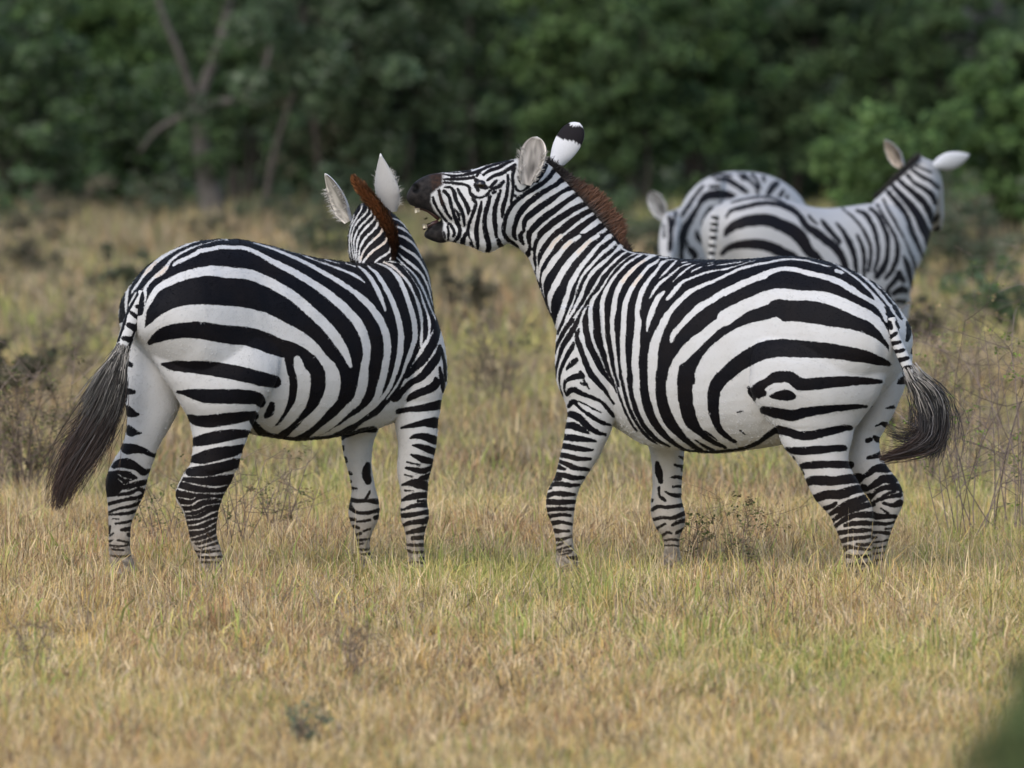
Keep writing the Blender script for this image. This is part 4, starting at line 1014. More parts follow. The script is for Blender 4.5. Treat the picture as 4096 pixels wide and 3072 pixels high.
# tail
DL = lambda t: D0 - .37 - .03 * t
tail_l, pth = make_rope('P', "1405,160,80 1385,230,115 1340,330,145 1298,440,155 1258,560,158 1222,670,150 1190,780,140 1165,860,120", DL,
    "1410,180,30 1400,240,26 1410,280,34; 1350,310,34 1400,345,26; 1290,370,30 1360,420,44; 1265,490,44 1320,520,64; 1215,620,40 1280,635,60; 1180,720,40 1240,735,60; 1170,820,40 1230,830,60; 1340,190,40 1300,270,30 1255,360,28 1225,460,22 1190,570,22 1160,650,20; 1400,360,10 1350,470,10 1310,590,14 1270,700,16 1235,800,20", l_root, D0)
sets = []
g = guided_strands('P', "1222,680,110 1185,790,140 1150,880,165 1110,990,185 1080,1090,200", lambda t: D0 - .43, 260, 8, rng, .34, (0, .45), (.5, 1.0), .012, .012)
sets.append((g, rng.choice([.02, .25, .45], len(g))[:, None] * np.array([[1, .94, .86]]), np.array([[.12, .11, .10]])))
g = guided_strands('P', "1140,920,160 1105,1040,260 1060,1200,340 960,1430,400 850,1640,420 740,1820,400 640,2000,340 560,2180,260", lambda t: D0 - .42, 110, 8, rng, .36, (0, .5), (.5, 1.0), .03, .05)
sets.append((g, np.array([[.025, .021, .02]]), np.array([[.05, .03, .02]])))
g = guided_strands('P', "1190,760,80 1160,840,130 1130,920,170 1095,1020,220 1045,1140,250 985,1290,270 905,1450,270", lambda t: D0 - .445, 1900, 8, rng, .34, (0, .55), (.5, 1.0), .012, .012)
sh = rng.choice([.014, .04, .22, .40], len(g), p=[.25, .2, .3, .25])[:, None] * np.array([[1, .93, .84]])
sets.append((g, sh, sh * .3 + .01))
g = guided_strands('P', "1160,880,90 1138,970,150 1115,1090,200 1081,1229,215 1000,1396,230 908,1562,245 806,1729,245 708,1896,215 630,2062,160 575,2207,95 540,2320,30", lambda t: D0 - .41, 1700, 8, rng, .27, (0, .5), (.40, 1.0), .022, .034)
cl = rng.choice([.012, .022, .09], len(g), p=[.55, .33, .12])[:, None] * np.array([[1, .95, .98]])
sets.append((g, cl, np.array([[.042, .021, .014]]) * rng.uniform(.25, 1.5, (len(g), 1))))
tuft(tail_l, rng, sets)
# ================================================================ two zebras further back
rng = np.random.default_rng(31)
D3 = 56.0

def hidden_bands(z, x0, x1, y0, y1, step, w, lean, legs):
    """bands on the flank and legs that stand behind the nearer animals"""
    r = np.random.default_rng(int(x0))
    for x in np.arange(x0, x1, step):
        a, b = x + r.normal(0, 8), x + lean + r.normal(0, 10)
        z.B('L', '%f,%f,%f %f,%f,%f %f,%f,%f %f,%f,%f' % (a, y0, w * .5, a * .66 + b * .34 + 14, y0 * .66 + y1 * .34, w, a * .33 + b * .67 + 10, y0 * .33 + y1 * .67, w * .9, b, y1, w * .3))
    for lx0, lx1, ly0, ly1 in legs:
        y = ly0
        while y < ly1:
            z.B('L', '%f,%f,16 %f,%f,34 %f,%f,20' % (lx0, y + r.normal(0, 8), (lx0 + lx1) / 2, y + r.normal(0, 8), lx1, y + r.normal(0, 8))); y += r.uniform(62, 82)
z3 = Zebra(D3)
r3 = thing("zebra", "blurred zebra behind the open-mouthed one, facing away right with both ears spread", "zebra", ground_at(3250, D3), "zebras standing in the dry grass")
def torsoP(z, crop, rows, slope, x0, yaw):
    ox, oy, s = CROPS[crop]; k = FPX / z.D
    CROPS['S'] = (0, 0, 1.0)
    z.loft('S', ' '.join('%f,%f,%f,%f,%f,%f' % (ox + x * s, oy + a * s, ox + x * s, oy + b * s, (x - x0) * s / k * slope, w) for x, a, b, w in rows), yaw, .92)
# sections in crop L units (.3255): spine x, top, bottom
torsoP(z3, 'L', [(1020, 760, 980, .07), (1060, 660, 1120, .15), (1130, 570, 1320, .20), (1280, 480, 1650, .25), (1480, 425, 1900, .28), (1750, 445, 2050, .30), (2000, 520, 2150, .31),
                 (2250, 580, 2180, .31), (2500, 590, 2170, .30), (2750, 560, 2120, .285), (3000, 530, 2040, .26), (3150, 540, 1940, .22), (3290, 640, 1800, .17), (3380, 900, 1600, .10)], .70, 2200, -35)
z3.loft('V', "900,800,1400,1560,.42,.17 1000,720,1470,1400,.48,.155 1080,640,1535,1230,.52,.14 1160,560,1575,1060,.56,.125 1230,480,1610,900,.59,.115 1290,400,1640,740,.61,.105 1340,330,1640,600,.63,.095 1400,285,1600,470,.64,.075 1440,275,1540,360,.65,.045", 0, .95)
z3.loft('V', "1390,300,1560,330,.66,.06 1400,420,1640,430,.70,.10 1420,580,1690,600,.76,.11 1440,760,1700,780,.84,.105 1470,920,1705,940,.92,.09 1510,1040,1690,1060,1.0,.065 1550,1120,1660,1125,1.05,.04", 0, .95)
# legs hidden behind the nearer animal, but standing on the ground all the same
for (x0, w0, d0, ytop) in ((3020, 120, -.40, 1150), (3120, 120, -.16, 1150), (3470, 95, .10, 1200), (3550, 95, .38, 1180)):
    yb = ground_y(x0, D3 + d0); h_ = yb - ytop
    CROPS['S'] = (0, 0, 1.0)
    rows = ' '.join('%f,%f,%f,%f,%f' % (x0 - w0 * k, x0 + w0 * k, ytop + h_ * t, d0, ww) for t, k, ww in ((0, 1.0, .12), (.18, .85, .11), (.36, .52, .08), (.5, .38, .06), (.62, .42, .058), (.72, .33, .048), (.88, .3, .045)))
    f_ = z3.leg('S ' + rows); make_hoof(f_, r3)
z = z3
z.B('L', """1180,700,20 1250,620,40 1400,580,50 1550,540,50 1700,530,50 1850,550,60 2000,610,70 2100,700,60; 1160,930,30 1230,840,100 1400,760,130 1550,740,140 1700,740,150 1850,800,150 2000,870,160 2100,960,160 2160,1060,140;
1130,1150,50 1250,1060,80 1450,1035,110 1600,1040,120 1750,1080,130 1900,1150,120 2000,1190,100 2100,1290,100 2200,1420,100; 1130,1400,60 1300,1330,110 1500,1320,120 1700,1350,120 1900,1450,110;
1250,520,20 1400,480,24 1600,455,24 1800,480,24 1950,560,20""")
z.B('V', """120,962,60 180,1060,70 280,1130,90 400,1220,90 500,1300,90 570,1400,80 610,1500,70 630,1650,60; 174,1286,120 230,1360,110 290,1400,90 350,1500,90 390,1650,80;
210,950,26 250,1000,28 300,1040,18; 350,1000,30 410,1080,50 480,1160,50 550,1230,40 560,1250,15; 510,1030,24 580,1110,40 640,1210,60 690,1320,60 720,1440,50 730,1520,40 740,1650,40;
740,1160,20 790,1260,40 820,1380,44 820,1500,36 815,1640,30; 580,870,16 690,960,24 780,1060,28 850,1180,34 890,1300,36 890,1430,34 870,1560,30; 740,890,30 830,930,50 900,1030,50 950,1160,44 975,1300,40 970,1430,36 930,1560,30;
890,870,40 960,930,44 1020,1040,46 1070,1160,46 1085,1290,46 1070,1420,50 1030,1530,70 960,1620,60; 960,820,20 1040,960,24 1110,1080,30 1170,1200,34 1190,1300,44 1180,1420,50 1130,1550,50 1060,1640,40;
1030,760,20 1090,890,24 1160,1010,30 1230,1140,20 1290,1260,16 1340,1380,20 1390,1500,20; 1080,680,40 1180,800,56 1260,900,56 1310,1000,50 1340,1110,60 1390,1220,50 1440,1330,36 1460,1400,20;
1130,610,40 1230,720,64 1330,830,80 1410,940,90 1470,1060,100 1520,1170,90 1530,1270,50; 1200,550,40 1300,640,56 1420,740,70 1500,830,70 1550,930,70 1570,1030,36; 1300,500,40 1370,580,36 1480,650,50 1570,720,60 1610,810,40;
1350,440,30 1450,510,36 1560,570,44 1640,640,40; 1390,390,20 1470,430,24 1560,470,20; 1260,1400,30 1310,1500,44 1340,1650,30; 1210,1580,60 1260,1660,40; 1640,950,30 1615,1000,30; 1640,1080,40 1600,1130,50""")
z.B('H', "1540,220,60 1580,270,40; 1490,385,40 1560,350,60 1600,360,50; 1520,450,30 1590,460,40; 1430,360,30 1480,300,40 1540,220,50; 1600,100,40 1640,250,36 1660,350,20; 1660,60,24 1690,200,24 1690,320,16")
hidden_bands(z, 1250, 3250, 1560, 2120, 128, 58, -60, [(1150, 1950, 2080, 3300), (2620, 3480, 2060, 3300)])
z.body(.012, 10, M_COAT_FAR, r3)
crest_mane(z3, 'V', "960,770 1040,705 1130,610 1220,510 1310,420 1380,350 1430,300", "930,745 1010,675 1100,580 1190,485 1285,400 1360,325 1435,262", 1500, r3, rng, (.014, .012, .014), lambda u, r: np.array([.03, .026, .026]) * r.uniform(.5, 1.6), .02, .55)
Vp = lambda x, y, d: at(3160 + x * .36166, 520 + y * .36166, D3 + d)
make_ear(Vp(1240, 400, .66), Vp(1040, 108, .66), .062, (-.75, -.6, -.15), 1.1, r3, (.26, .22, .18), (.52, .53, .57), belly=.42, point=(1.7, .85))
make_ear(Vp(1590, 400, .64), Vp(1985, 270, .64), .062, (.1, .8, .5), .9, r3, (.3, .3, .3), (.56, .58, .62), belly=.45, point=(1.7, .85))
DT = lambda t: D3 - .62
t3, _ = make_rope('L', "1050,660,90 1040,760,100 1030,870,100 1020,980,96 1010,1090,90 1000,1220,84 990,1360,80", DT,
    "1000,700,30 1090,720,40; 980,780,30 1080,800,40; 960,860,40 1080,870,40; 960,950,40 1070,960,44; 950,1050,40 1060,1060,40; 950,1140,40 1060,1150,40; 950,1240,40 1060,1240,40", r3, D3)
g = guided_strands('L', "995,1300,80 980,1450,120 960,1650,160 940,1900,180 930,2100,120", DT, 250, 8, rng, .3, (0, .4), (.5, 1), .03, .01)
tuft(t3, rng, [(g, np.array([[.03, .028, .028]]), np.array([[.02, .015, .012]]))])

D4 = 60.0
z4 = Zebra(D4)
r4 = thing("zebra", "mostly hidden blurred zebra, only its arched back, neck and one ear showing", "zebra", ground_at(2980, D4 + .6), "zebras standing in the dry grass")
# body runs away to the right behind the other zebra, neck lowered to the left
torsoP(z4, 'L', [(700, 760, 1500, .10), (850, 420, 1750, .20), (1000, 240, 1880, .26), (1180, 150, 1960, .30), (1350, 140, 2000, .32), (1500, 150, 2000, .32), (1650, 190, 1980, .31), (1800, 280, 1900, .28), (1900, 370, 1750, .22), (1960, 460, 1500, .12)], 1.4, 1100, -54)
z4.loft('L', "1150,190,1000,1500,-.15,.17 900,360,860,1550,-.3,.16 700,520,640,1560,-.45,.14 560,600,480,1500,-.55,.125 470,640,380,1350,-.62,.11", 0, .95)
z4.loft('L', "520,620,600,760,-.6,.08 430,650,620,700,-.66,.10 390,760,620,800,-.72,.11 360,900,600,950,-.8,.105 350,1080,560,1120,-.88,.09 370,1300,540,1320,-.95,.07 390,1450,520,1460,-1.0,.05", 0, .95)
for (x0, w0, d0, ytop) in ((2760, 100, -.1, 1150), (2850, 100, .2, 1150), (3010, 110, 1.0, 1100), (3090, 110, 1.25, 1080)):
    yb = ground_y(x0, D4 + d0); h_ = yb - ytop
    rows = ' '.join('%f,%f,%f,%f,%f' % (x0 - w0 * k, x0 + w0 * k, ytop + h_ * t, d0, ww) for t, k, ww in ((0, 1.0, .12), (.18, .85, .11), (.36, .52, .08), (.5, .38, .06), (.62, .42, .058), (.72, .33, .048), (.88, .3, .045)))
    f_ = z4.leg('S ' + rows); make_hoof(f_, r4)
z = z4
z.B('L', """1060,240,40 1180,240,60 1300,300,60 1430,390,50; 870,510,60 950,440,100 1080,420,110 1200,430,90 1280,440,40; 870,520,50 820,600,50 760,700,70 690,820,90 650,940,90 640,1060,70 630,1130,50 640,1250,50;
820,880,30 830,940,60 900,1030,40; 750,1110,80 800,1180,80; 1400,190,60 1480,260,30 1550,330,30 1570,420,30; 1590,340,40 1560,250,30 1500,180,40; 1700,420,50 1750,340,80 1800,290,70; 1640,210,40 1650,270,20;
480,700,40 500,800,60 500,950,50 490,1100,60; 420,800,20 420,950,24; 900,320,30 800,440,40 720,560,44 640,680,40; 1850,430,50 1880,380,40; 1930,470,30 1940,430,20; 1010,210,24 1100,180,24 1250,190,22; 1330,170,24 1390,240,20; 700,1000,20 720,1080,40; 1000,600,60 930,700,60 900,800,50; 980,330,30 1100,320,30; 560,640,30 540,800,30""")
hidden_bands(z, 760, 1960, 1240, 1960, 118, 56, -70, [(500, 1250, 1900, 2900), (1250, 1950, 1960, 2900)])
hidden_bands(z, 1120, 1980, 520, 1240, 118, 54, 10, [])
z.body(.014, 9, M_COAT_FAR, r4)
Lp = lambda x, y, d: at(2520 + x * .3255, 640 + y * .3255, D4 + d)
make_ear(Lp(430, 720, -.66), Lp(245, 390, -.66), .06, (-.5, -.8, 0), 1.1, r4, (.22, .22, .22), (.50, .50, .52), belly=.45)
make_ear(Lp(560, 690, -.5), Lp(600, 420, -.45), .055, (-.2, -1, 0), 1.1, r4, (.22, .22, .22), (.50, .50, .52), belly=.45) if False else None
# ================================================================ ground, grass, shrubs, trees
rng = np.random.default_rng(77)
# one sheet of soil and litter out past the trees
def build_ground():
    n = 60
    xs = np.linspace(-1, 1, n); V = []
    ys = np.concatenate([np.linspace(-30, 20, 8), np.linspace(22, 90, 60), np.linspace(95, 900, 30)])
    for y in ys:
        for x in xs: V.append((x * 420, y, 0.0))
    V = np.array(V); V[:, 2] = -.012 + .006 * (vnoise(V[:, 0] * .8 + 40, V[:, 1] * .8) - .5)
    F = [(j * n + i, j * n + i + 1, (j + 1) * n + i + 1, (j + 1) * n + i) for j in range(len(ys) - 1) for i in range(n - 1)]
    m, t, b = mat_new("dry_soil")
    tc = N(t, "ShaderNodeTexCoord")
    n1 = N(t, "ShaderNodeTexNoise"); n1.inputs["Scale"].default_value = 1.3; n1.inputs["Detail"].default_value = 8
    n2 = N(t, "ShaderNodeTexNoise"); n2.inputs["Scale"].default_value = 28; n2.inputs["Detail"].default_value = 8
    r1 = N(t, "ShaderNodeValToRGB"); e = r1.color_ramp.elements
    e[0].position = .3; e[0].color = (.10, .105, .042, 1); e[1].position = .7; e[1].color = (.20, .155, .085, 1)
    r2 = N(t, "ShaderNodeValToRGB"); e = r2.color_ramp.elements
    e[0].position = .35; e[0].color = (.45, .42, .4, 1); e[1].position = .7; e[1].color = (1.25, 1.2, 1.1, 1)
    mx = N(t, "ShaderNodeMix", data_type='RGBA', blend_type='MULTIPLY'); mx.inputs[0].default_value = 1
    for nd in (n1, n2): t.links.new(tc.outputs["Object"], nd.inputs["Vector"])
    t.links.new(n1.outputs["Fac"], r1.inputs[0]); t.links.new(n2.outputs["Fac"], r2.inputs[0])
    t.links.new(r1.outputs[0], mx.inputs[6]); t.links.new(r2.outputs[0], mx.inputs[7]); t.links.new(mx.outputs[2], b.inputs["Base Color"])
    b.inputs["Roughness"].default_value = .95
    tag(link("ground", mesh_np("ground", V, np.array(F), None, True), m), "dry plain of soil and litter under the grass", "ground", kind="structure")
build_ground()

PAL = {'straw': (.52, .42, .215), 'pale': (.66, .57, .38), 'gold': (.52, .39, .15), 'green': (.27, .33, .10), 'ygreen': (.45, .43, .165), 'brown': (.33, .235, .14), 'rust': (.40, .26, .15), 'dark': (.12, .105, .065), 'grey': (.37, .32, .25), 'dull': (.30, .265, .18), 'olive': (.255, .26, .13)}
def build_grass():
    Vs, Q, T, Cs = [], [], [], []; off = 0
    def field(n, d0, d1, hmin, hmax, wmin, wmax, weights, lean=.55, margin=1.5, tuft=.6, xlim=None, ramp=None):
        nonlocal off
        u = rng.uniform(0, 1, n)
        d = np.sqrt(d0 * d0 + (d1 * d1 - d0 * d0) * u)
        half = d * 2048 / FPX * margin
        x = rng.uniform(-1, 1, n) * half
        if xlim:
            x = rng.uniform((xlim[0] - 1106) / 1106, (xlim[1] - 1106) / 1106, n) * d * 2048 / FPX
        az = rng.uniform(0, 2 * math.pi, n); tsel = rng.uniform(0, 1, n)
        tid = rng.integers(0, max(n // 34, 2), n); isT = rng.uniform(0, 1, n) < tuft
        tr_ = np.where(isT, rng.uniform(.015, .05, n // 34 + 3)[tid] * (d / 40), 0)
        ox, oy = rng.normal(0, 1, n), rng.normal(0, 1, n)
        x = np.where(isT, x[tid] + ox * tr_, x); d = np.where(isT, d[tid] + oy * tr_, d)
        az = np.where(isT, np.arctan2(oy, ox) + rng.normal(0, .5, n), az)
        tsel = np.where(isT & (rng.uniform(0, 1, n) < .65), tsel[tid], tsel)
        # clumping
        cl = vnoise(x * 3.1 + 17, d * 2.3 + 5); cl2 = vnoise(x * .9 + 3, d * .35 + 90); cl3 = vnoise(x * 9 + 3, d * 6 + 9)
        keep = rng.uniform(0, 1, n) < np.clip(.22 + 1.25 * (.6 * cl + .4 * cl3), 0, 1)
        x, d, cl, cl2, az, tsel = x[keep], d[keep], cl[keep], cl2[keep], az[keep], tsel[keep]; m = len(x)
        h = rng.uniform(hmin, hmax, m) * (.65 + .75 * cl) * rng.choice([.6, .8, 1.0, 1.25], m)
        if ramp: h *= np.clip((d - ramp[0]) / (ramp[1] - ramp[0]), .3, 1)
        w = rng.uniform(wmin, wmax, m)
        names = list(weights); pv = np.array([PAL[k] for k in names]); base = np.array([weights[k] for k in names], float)
        g = np.array([k in ('green', 'ygreen') for k in names], float); br = np.array([k in ('brown', 'rust', 'dark') for k in names], float)
        pw_ = base[None] * np.exp(g[None] * (cl2[:, None] - .5) * 4.6 - br[None] * (cl2[:, None] - .5) * 3.0)
        pw_ /= pw_.sum(1, keepdims=True)
        ci = (pw_.cumsum(1) > tsel[:, None] * .999).argmax(1)
        col = pv[ci] * rng.uniform(.68, 1.3, (m, 1))
        ln = np.abs(rng.normal(0, lean, m)) * h
        yaw = rng.uniform(-1.2, 1.2, m)
        sx, sy = np.cos(yaw), np.sin(yaw)
        P0 = np.stack([x, d, np.full(m, -.015)], 1)
        dir_ = np.stack([np.cos(az), np.sin(az) * .8, np.zeros(m)], 1)
        P1 = P0 + dir_ * (ln * .35)[:, None] + np.stack([0 * h, 0 * h, h * .62], 1)
        P2 = P0 + dir_ * (ln * 1.1)[:, None] + np.stack([0 * h, 0 * h, h * np.clip(1.05 - .32 * (ln / h) ** 2, .35, 1.1)], 1)
        s = np.stack([sx, sy, 0 * sx], 1) * (w * .5)[:, None]
        V = np.stack([P0 - s, P0 + s, P1 + s * .85, P1 - s * .85, P2], 1).reshape(-1, 3)
        b = off + np.arange(m) * 5
        Q.append(np.stack([b, b + 1, b + 2, b + 3], 1)); T.append(np.stack([b + 3, b + 2, b + 4], 1))
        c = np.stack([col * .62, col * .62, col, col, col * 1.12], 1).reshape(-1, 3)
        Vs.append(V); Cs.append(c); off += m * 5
    mixA = {'straw': 4.4, 'pale': 3.6, 'gold': 2.3, 'green': 1.8, 'ygreen': 3.0, 'brown': .8, 'rust': .9, 'dark': .4, 'grey': 1.3}
    mixB = {'straw': 3.2, 'pale': 3.2, 'gold': 1.2, 'green': 2.6, 'ygreen': 2.8, 'brown': 1.3, 'rust': .9, 'dark': .6, 'grey': 1.4}
    mixC = {'straw': 1.2, 'pale': .35, 'gold': .2, 'green': .8, 'ygreen': 1.0, 'brown': 1.6, 'rust': .3, 'dark': 1.6, 'grey': 1.8, 'dull': 3.4, 'olive': 3.0}
    mixE = {'straw': .5, 'green': .5, 'ygreen': .5, 'brown': 1.8, 'dark': 2.6, 'grey': 1.6, 'dull': 3.6, 'olive': 3.4}
    mixD = {'straw': .5, 'grey': 1.4, 'brown': 1.2, 'dark': 1.6, 'dull': 4.0, 'olive': 2.6}
    field(400000, 24, 38.2, .025, .10, .0028, .0065, mixA, lean=.95)
    field(420000, 38.2, 47, .028, .122, .0022, .0055, mixB, lean=1.0)
    field(90000, 36.0, 49, .05, .125, .0022, .0045, mixB, lean=.85, ramp=(35.5, 44))
    field(46000, 35.5, 47, .09, .20, .0022, .005, mixB, lean=1.05, tuft=1.0)
    field(26000, 30, 40, .06, .13, .003, .006, mixA, lean=1.0, tuft=1.0)
    field(4500, 34, 50, .12, .26, .0016, .003, {'pale': 3, 'straw': 2, 'grey': .6}, lean=.3, tuft=.2)
    field(12000, 33, 52, .06, .15, .006, .011, {'green': 3, 'ygreen': 1}, lean=.6)
    field(40000, 33, 50, .04, .10, .002, .004, {'dark': 3, 'brown': 2, 'grey': 2, 'dull': 2}, lean=1.0)
    field(300000, 47, 75, .04, .15, .005, .010, mixC, lean=.7)
    field(200000, 72, 150, .07, .24, .014, .03, mixE, lean=.6, margin=2.0)
    field(30000, 108, 134, .15, .42, .014, .03, mixD, lean=.5, xlim=(-500, 640))
    field(60000, 114, 137, .12, .42, .012, .028, {'olive': 3, 'dark': 3, 'dull': 2, 'grey': 1, 'green': .8}, lean=.6, xlim=(-600, 2800))
    V = np.concatenate(Vs); C = np.concatenate(Cs) * np.array([1.06, .96, .86])
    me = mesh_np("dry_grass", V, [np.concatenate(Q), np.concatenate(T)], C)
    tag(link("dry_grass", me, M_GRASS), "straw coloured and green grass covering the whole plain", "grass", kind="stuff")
build_grass()

# ---- leafy and twiggy plants
def leaf_cloud(cent, size, n, rng, cols, flat=.5):
    """n leaf faces around given centres (m,3) with radii (m,) -> V, F, C"""
    c, r = cent
    k = rng.choice(len(c), n, p=(r ** 2) / (r ** 2).sum())
    d = rng.normal(0, 1, (n, 3)); d /= np.linalg.norm(d, axis=1, keepdims=True)
    P = c[k] + d * (r[k] * rng.uniform(.25, 1.0, n) ** .5)[:, None] * np.array([1, 1, .75])
    a = rng.normal(0, 1, (n, 3)); a[:, 2] *= flat; a /= np.linalg.norm(a, axis=1, keepdims=True)
    b = np.cross(a, rng.normal(0, 1, (n, 3))); b /= np.linalg.norm(b, axis=1, keepdims=True)
    s = rng.uniform(size[0], size[1], n)[:, None]
    V = np.stack([P - a * s, P + b * s * .5, P + a * s, P - b * s * .5], 1).reshape(-1, 3)
    F = np.arange(n * 4).reshape(-1, 4)
    C = np.asarray(cols)[rng.integers(0, len(cols), n)] * rng.uniform(.6, 1.5, (n, 1))
    clump = np.exp(rng.normal(0, .17, len(c)))[k][:, None]
    return V, F, np.repeat(C * clump, 4, 0)

def limbs(name, parts, parent, mat=M_BARK):
    V, F = merge(parts)
    return link(name, mesh_np(name, V, F, None, True), mat, parent)

def woody(kind, label, cat, group, xpix, dist, h, rad, n_leaf, cols, leaf=(.05, .11), stems=5, clumps=26, low=.1, seed=0, trunk_r=.06, dense=1.0):
    """tree or bush: forked tapered stems and a crown of separate leaf clumps"""
    r = np.random.default_rng(seed)
    g = ground_at(xpix * 1.85172, dist)
    root = thing(kind, label, cat, g, group)
    parts, tips = [], []
    for s in range(stems):
        a = r.uniform(0, 6.28); sp = r.uniform(.25, .95) * rad
        top = g + np.array([math.cos(a) * sp, math.sin(a) * sp, h * r.uniform(.55, .95)])
        b0 = g + np.array([math.cos(a) * trunk_r * 1.4, math.sin(a) * trunk_r * 1.4, -.05])
        path = catmull(np.array([b0, b0 + (top - b0) * .3 + r.normal(0, .08 * rad, 3) * np.array([1, 1, .3]), b0 + (top - b0) * .65 + r.normal(0, .10 * rad, 3), top]), 4)
        parts.append(tube(path, np.linspace(trunk_r * r.uniform(.6, 1.1), trunk_r * .18, len(path)), 7)); tips.append(path[len(path) // 2:])
        for q in range(3):
            i = r.integers(3, len(path) - 2); e = path[i] + r.normal(0, 1, 3) * np.array([.5, .5, .3]) * rad * .7 + np.array([0, 0, .12 * h])
            br = catmull(np.array([path[i], (path[i] + e) / 2 + r.normal(0, .05 * rad, 3), e]), 4)
            parts.append(tube(br, np.linspace(trunk_r * .4, trunk_r * .1, len(br)), 5)); tips.append(br[3:])
    limbs("trunk", parts, root)
    tips = np.vstack(tips)
    cc = tips[r.integers(0, len(tips), clumps)] + r.normal(0, .16 * rad, (clumps, 3))
    extra = max(int(clumps * .6), 1)
    th = r.uniform(0, 6.28, extra); rr = rad * r.uniform(.2, 1.0, extra) ** .6
    zz = h * (low + (1 - low) * r.uniform(0, 1, extra))
    cc = np.vstack([cc, g + np.stack([np.cos(th) * rr, np.sin(th) * rr, zz], 1)])
    cc[:, 2] = np.maximum(cc[:, 2], h * low)
    cr = rad * r.uniform(.10, .30, len(cc))
    V, F, C = leaf_cloud((cc, cr), leaf, n_leaf, r, cols)
    V[:, 2] = np.maximum(V[:, 2], .02)
    link("crown", mesh_np("crown", V, F, C), M_LEAF, root)
    return root

G_DK = [(.034, .052, .025), (.028, .040, .022), (.048, .066, .033)]
G_MD = [(.052, .088, .034), (.046, .072, .034), (.068, .102, .040)]
G_LT = [(.075, .122, .040), (.062, .105, .036), (.090, .134, .05)]
G_GR = [(.06, .085, .05), (.085, .10, .07), (.045, .065, .035)]
G_BR = [(.07, .065, .045), (.10, .085, .06), (.05, .055, .03)]
TG = "trees and bushes at the edge of the wood"
rows = [
 # kind, label, x (2212 px), dist, height, radius, leaves, colours, low
 ("bush", "grey-green loose bush at the far left edge of the wood", 30, 128, 3.8, 1.0, 9000, G_GR + G_MD, .05),
 ("bush", "bright green bush left of the forked tree, its top lit", 205, 136, 4.6, 1.05, 13000, G_MD + G_LT, .12),
 ("bush", "grey-green bush just left of the forked tree's trunk", 330, 131, 2.3, .75, 7000, G_GR + G_MD, .05),
 ("tree", "dark tree behind the fork of the bare-limbed tree", 520, 146, 5.2, 1.2, 13000, G_DK + G_MD, .14),
 ("bush", "brownish twiggy bush behind the ears of the left zebra", 690, 140, 4.4, 1.0, 9000, G_BR + G_DK + G_DK, .04),
 ("bush", "dull olive bush right of the brownish twiggy bush, above the open mouth", 860, 137, 4.7, 1.0, 12000, G_GR + G_DK + G_DK, .05),
 ("tree", "green tree rising behind the head of the open-mouthed zebra", 1040, 143, 5.4, 1.15, 14000, G_MD + G_GR, .06),
 ("tree", "bright green tree behind the upright ear of the open-mouthed zebra", 1230, 137, 5.0, 1.05, 14000, G_MD + G_LT + G_DK, .05),
 ("bush", "deep green bush between the upright ear and the far zebras", 1390, 133, 4.6, .95, 13000, G_MD + G_DK, .03),
 ("tree", "leafy tree with pale hanging sprays above the far zebras' backs", 1530, 139, 5.2, 1.05, 13000, G_MD + G_LT + G_DK, .08),
 ("tree", "almost black tree with dark gaps left of the far zebra's raised head", 1700, 147, 5.4, 1.1, 13000, G_DK, .06),
 ("tree", "tall dark green tree right behind the far zebra's spread ears", 1880, 145, 4.2, 1.1, 12000, G_DK + G_MD, .1),
 ("bush", "low light green bush just behind the far zebra's ears", 1925, 112, 1.75, .85, 9000, G_LT + G_MD, .03),
 ("tree", "mid green tree near the right edge, under the grey patch", 2060, 141, 3.7, .9, 12000, G_MD + G_DK, .05),
 ("bush", "fresh green bush cut off by the right edge of the photo", 2180, 118, 2.3, .75, 10000, G_LT + G_MD, .03),
]
for i, (kd, lb, xp, ds, h, rd, nl, cl, lo) in enumerate(rows):
    woody(kd, lb, kd, TG, xp, ds, h, rd, int(nl * 1.9), cl, leaf=(.03, .075), low=lo, seed=100 + i, trunk_r=.06 if kd == "tree" else .035, clumps=105)
for i, (xp, ds) in enumerate(((-160, 133), (-420, 140), (2380, 130), (2640, 142))):     # the wood goes on beyond both edges
    woody("bush", ["grey-green bush outside the left edge of the photo", "tall bush well outside the left edge", "bush outside the right edge of the photo", "tall bush well outside the right edge"][i], "bush", TG, xp, ds, 4.6, 1.3, 9000, G_MD + G_DK, leaf=(.06, .13), seed=150 + i)
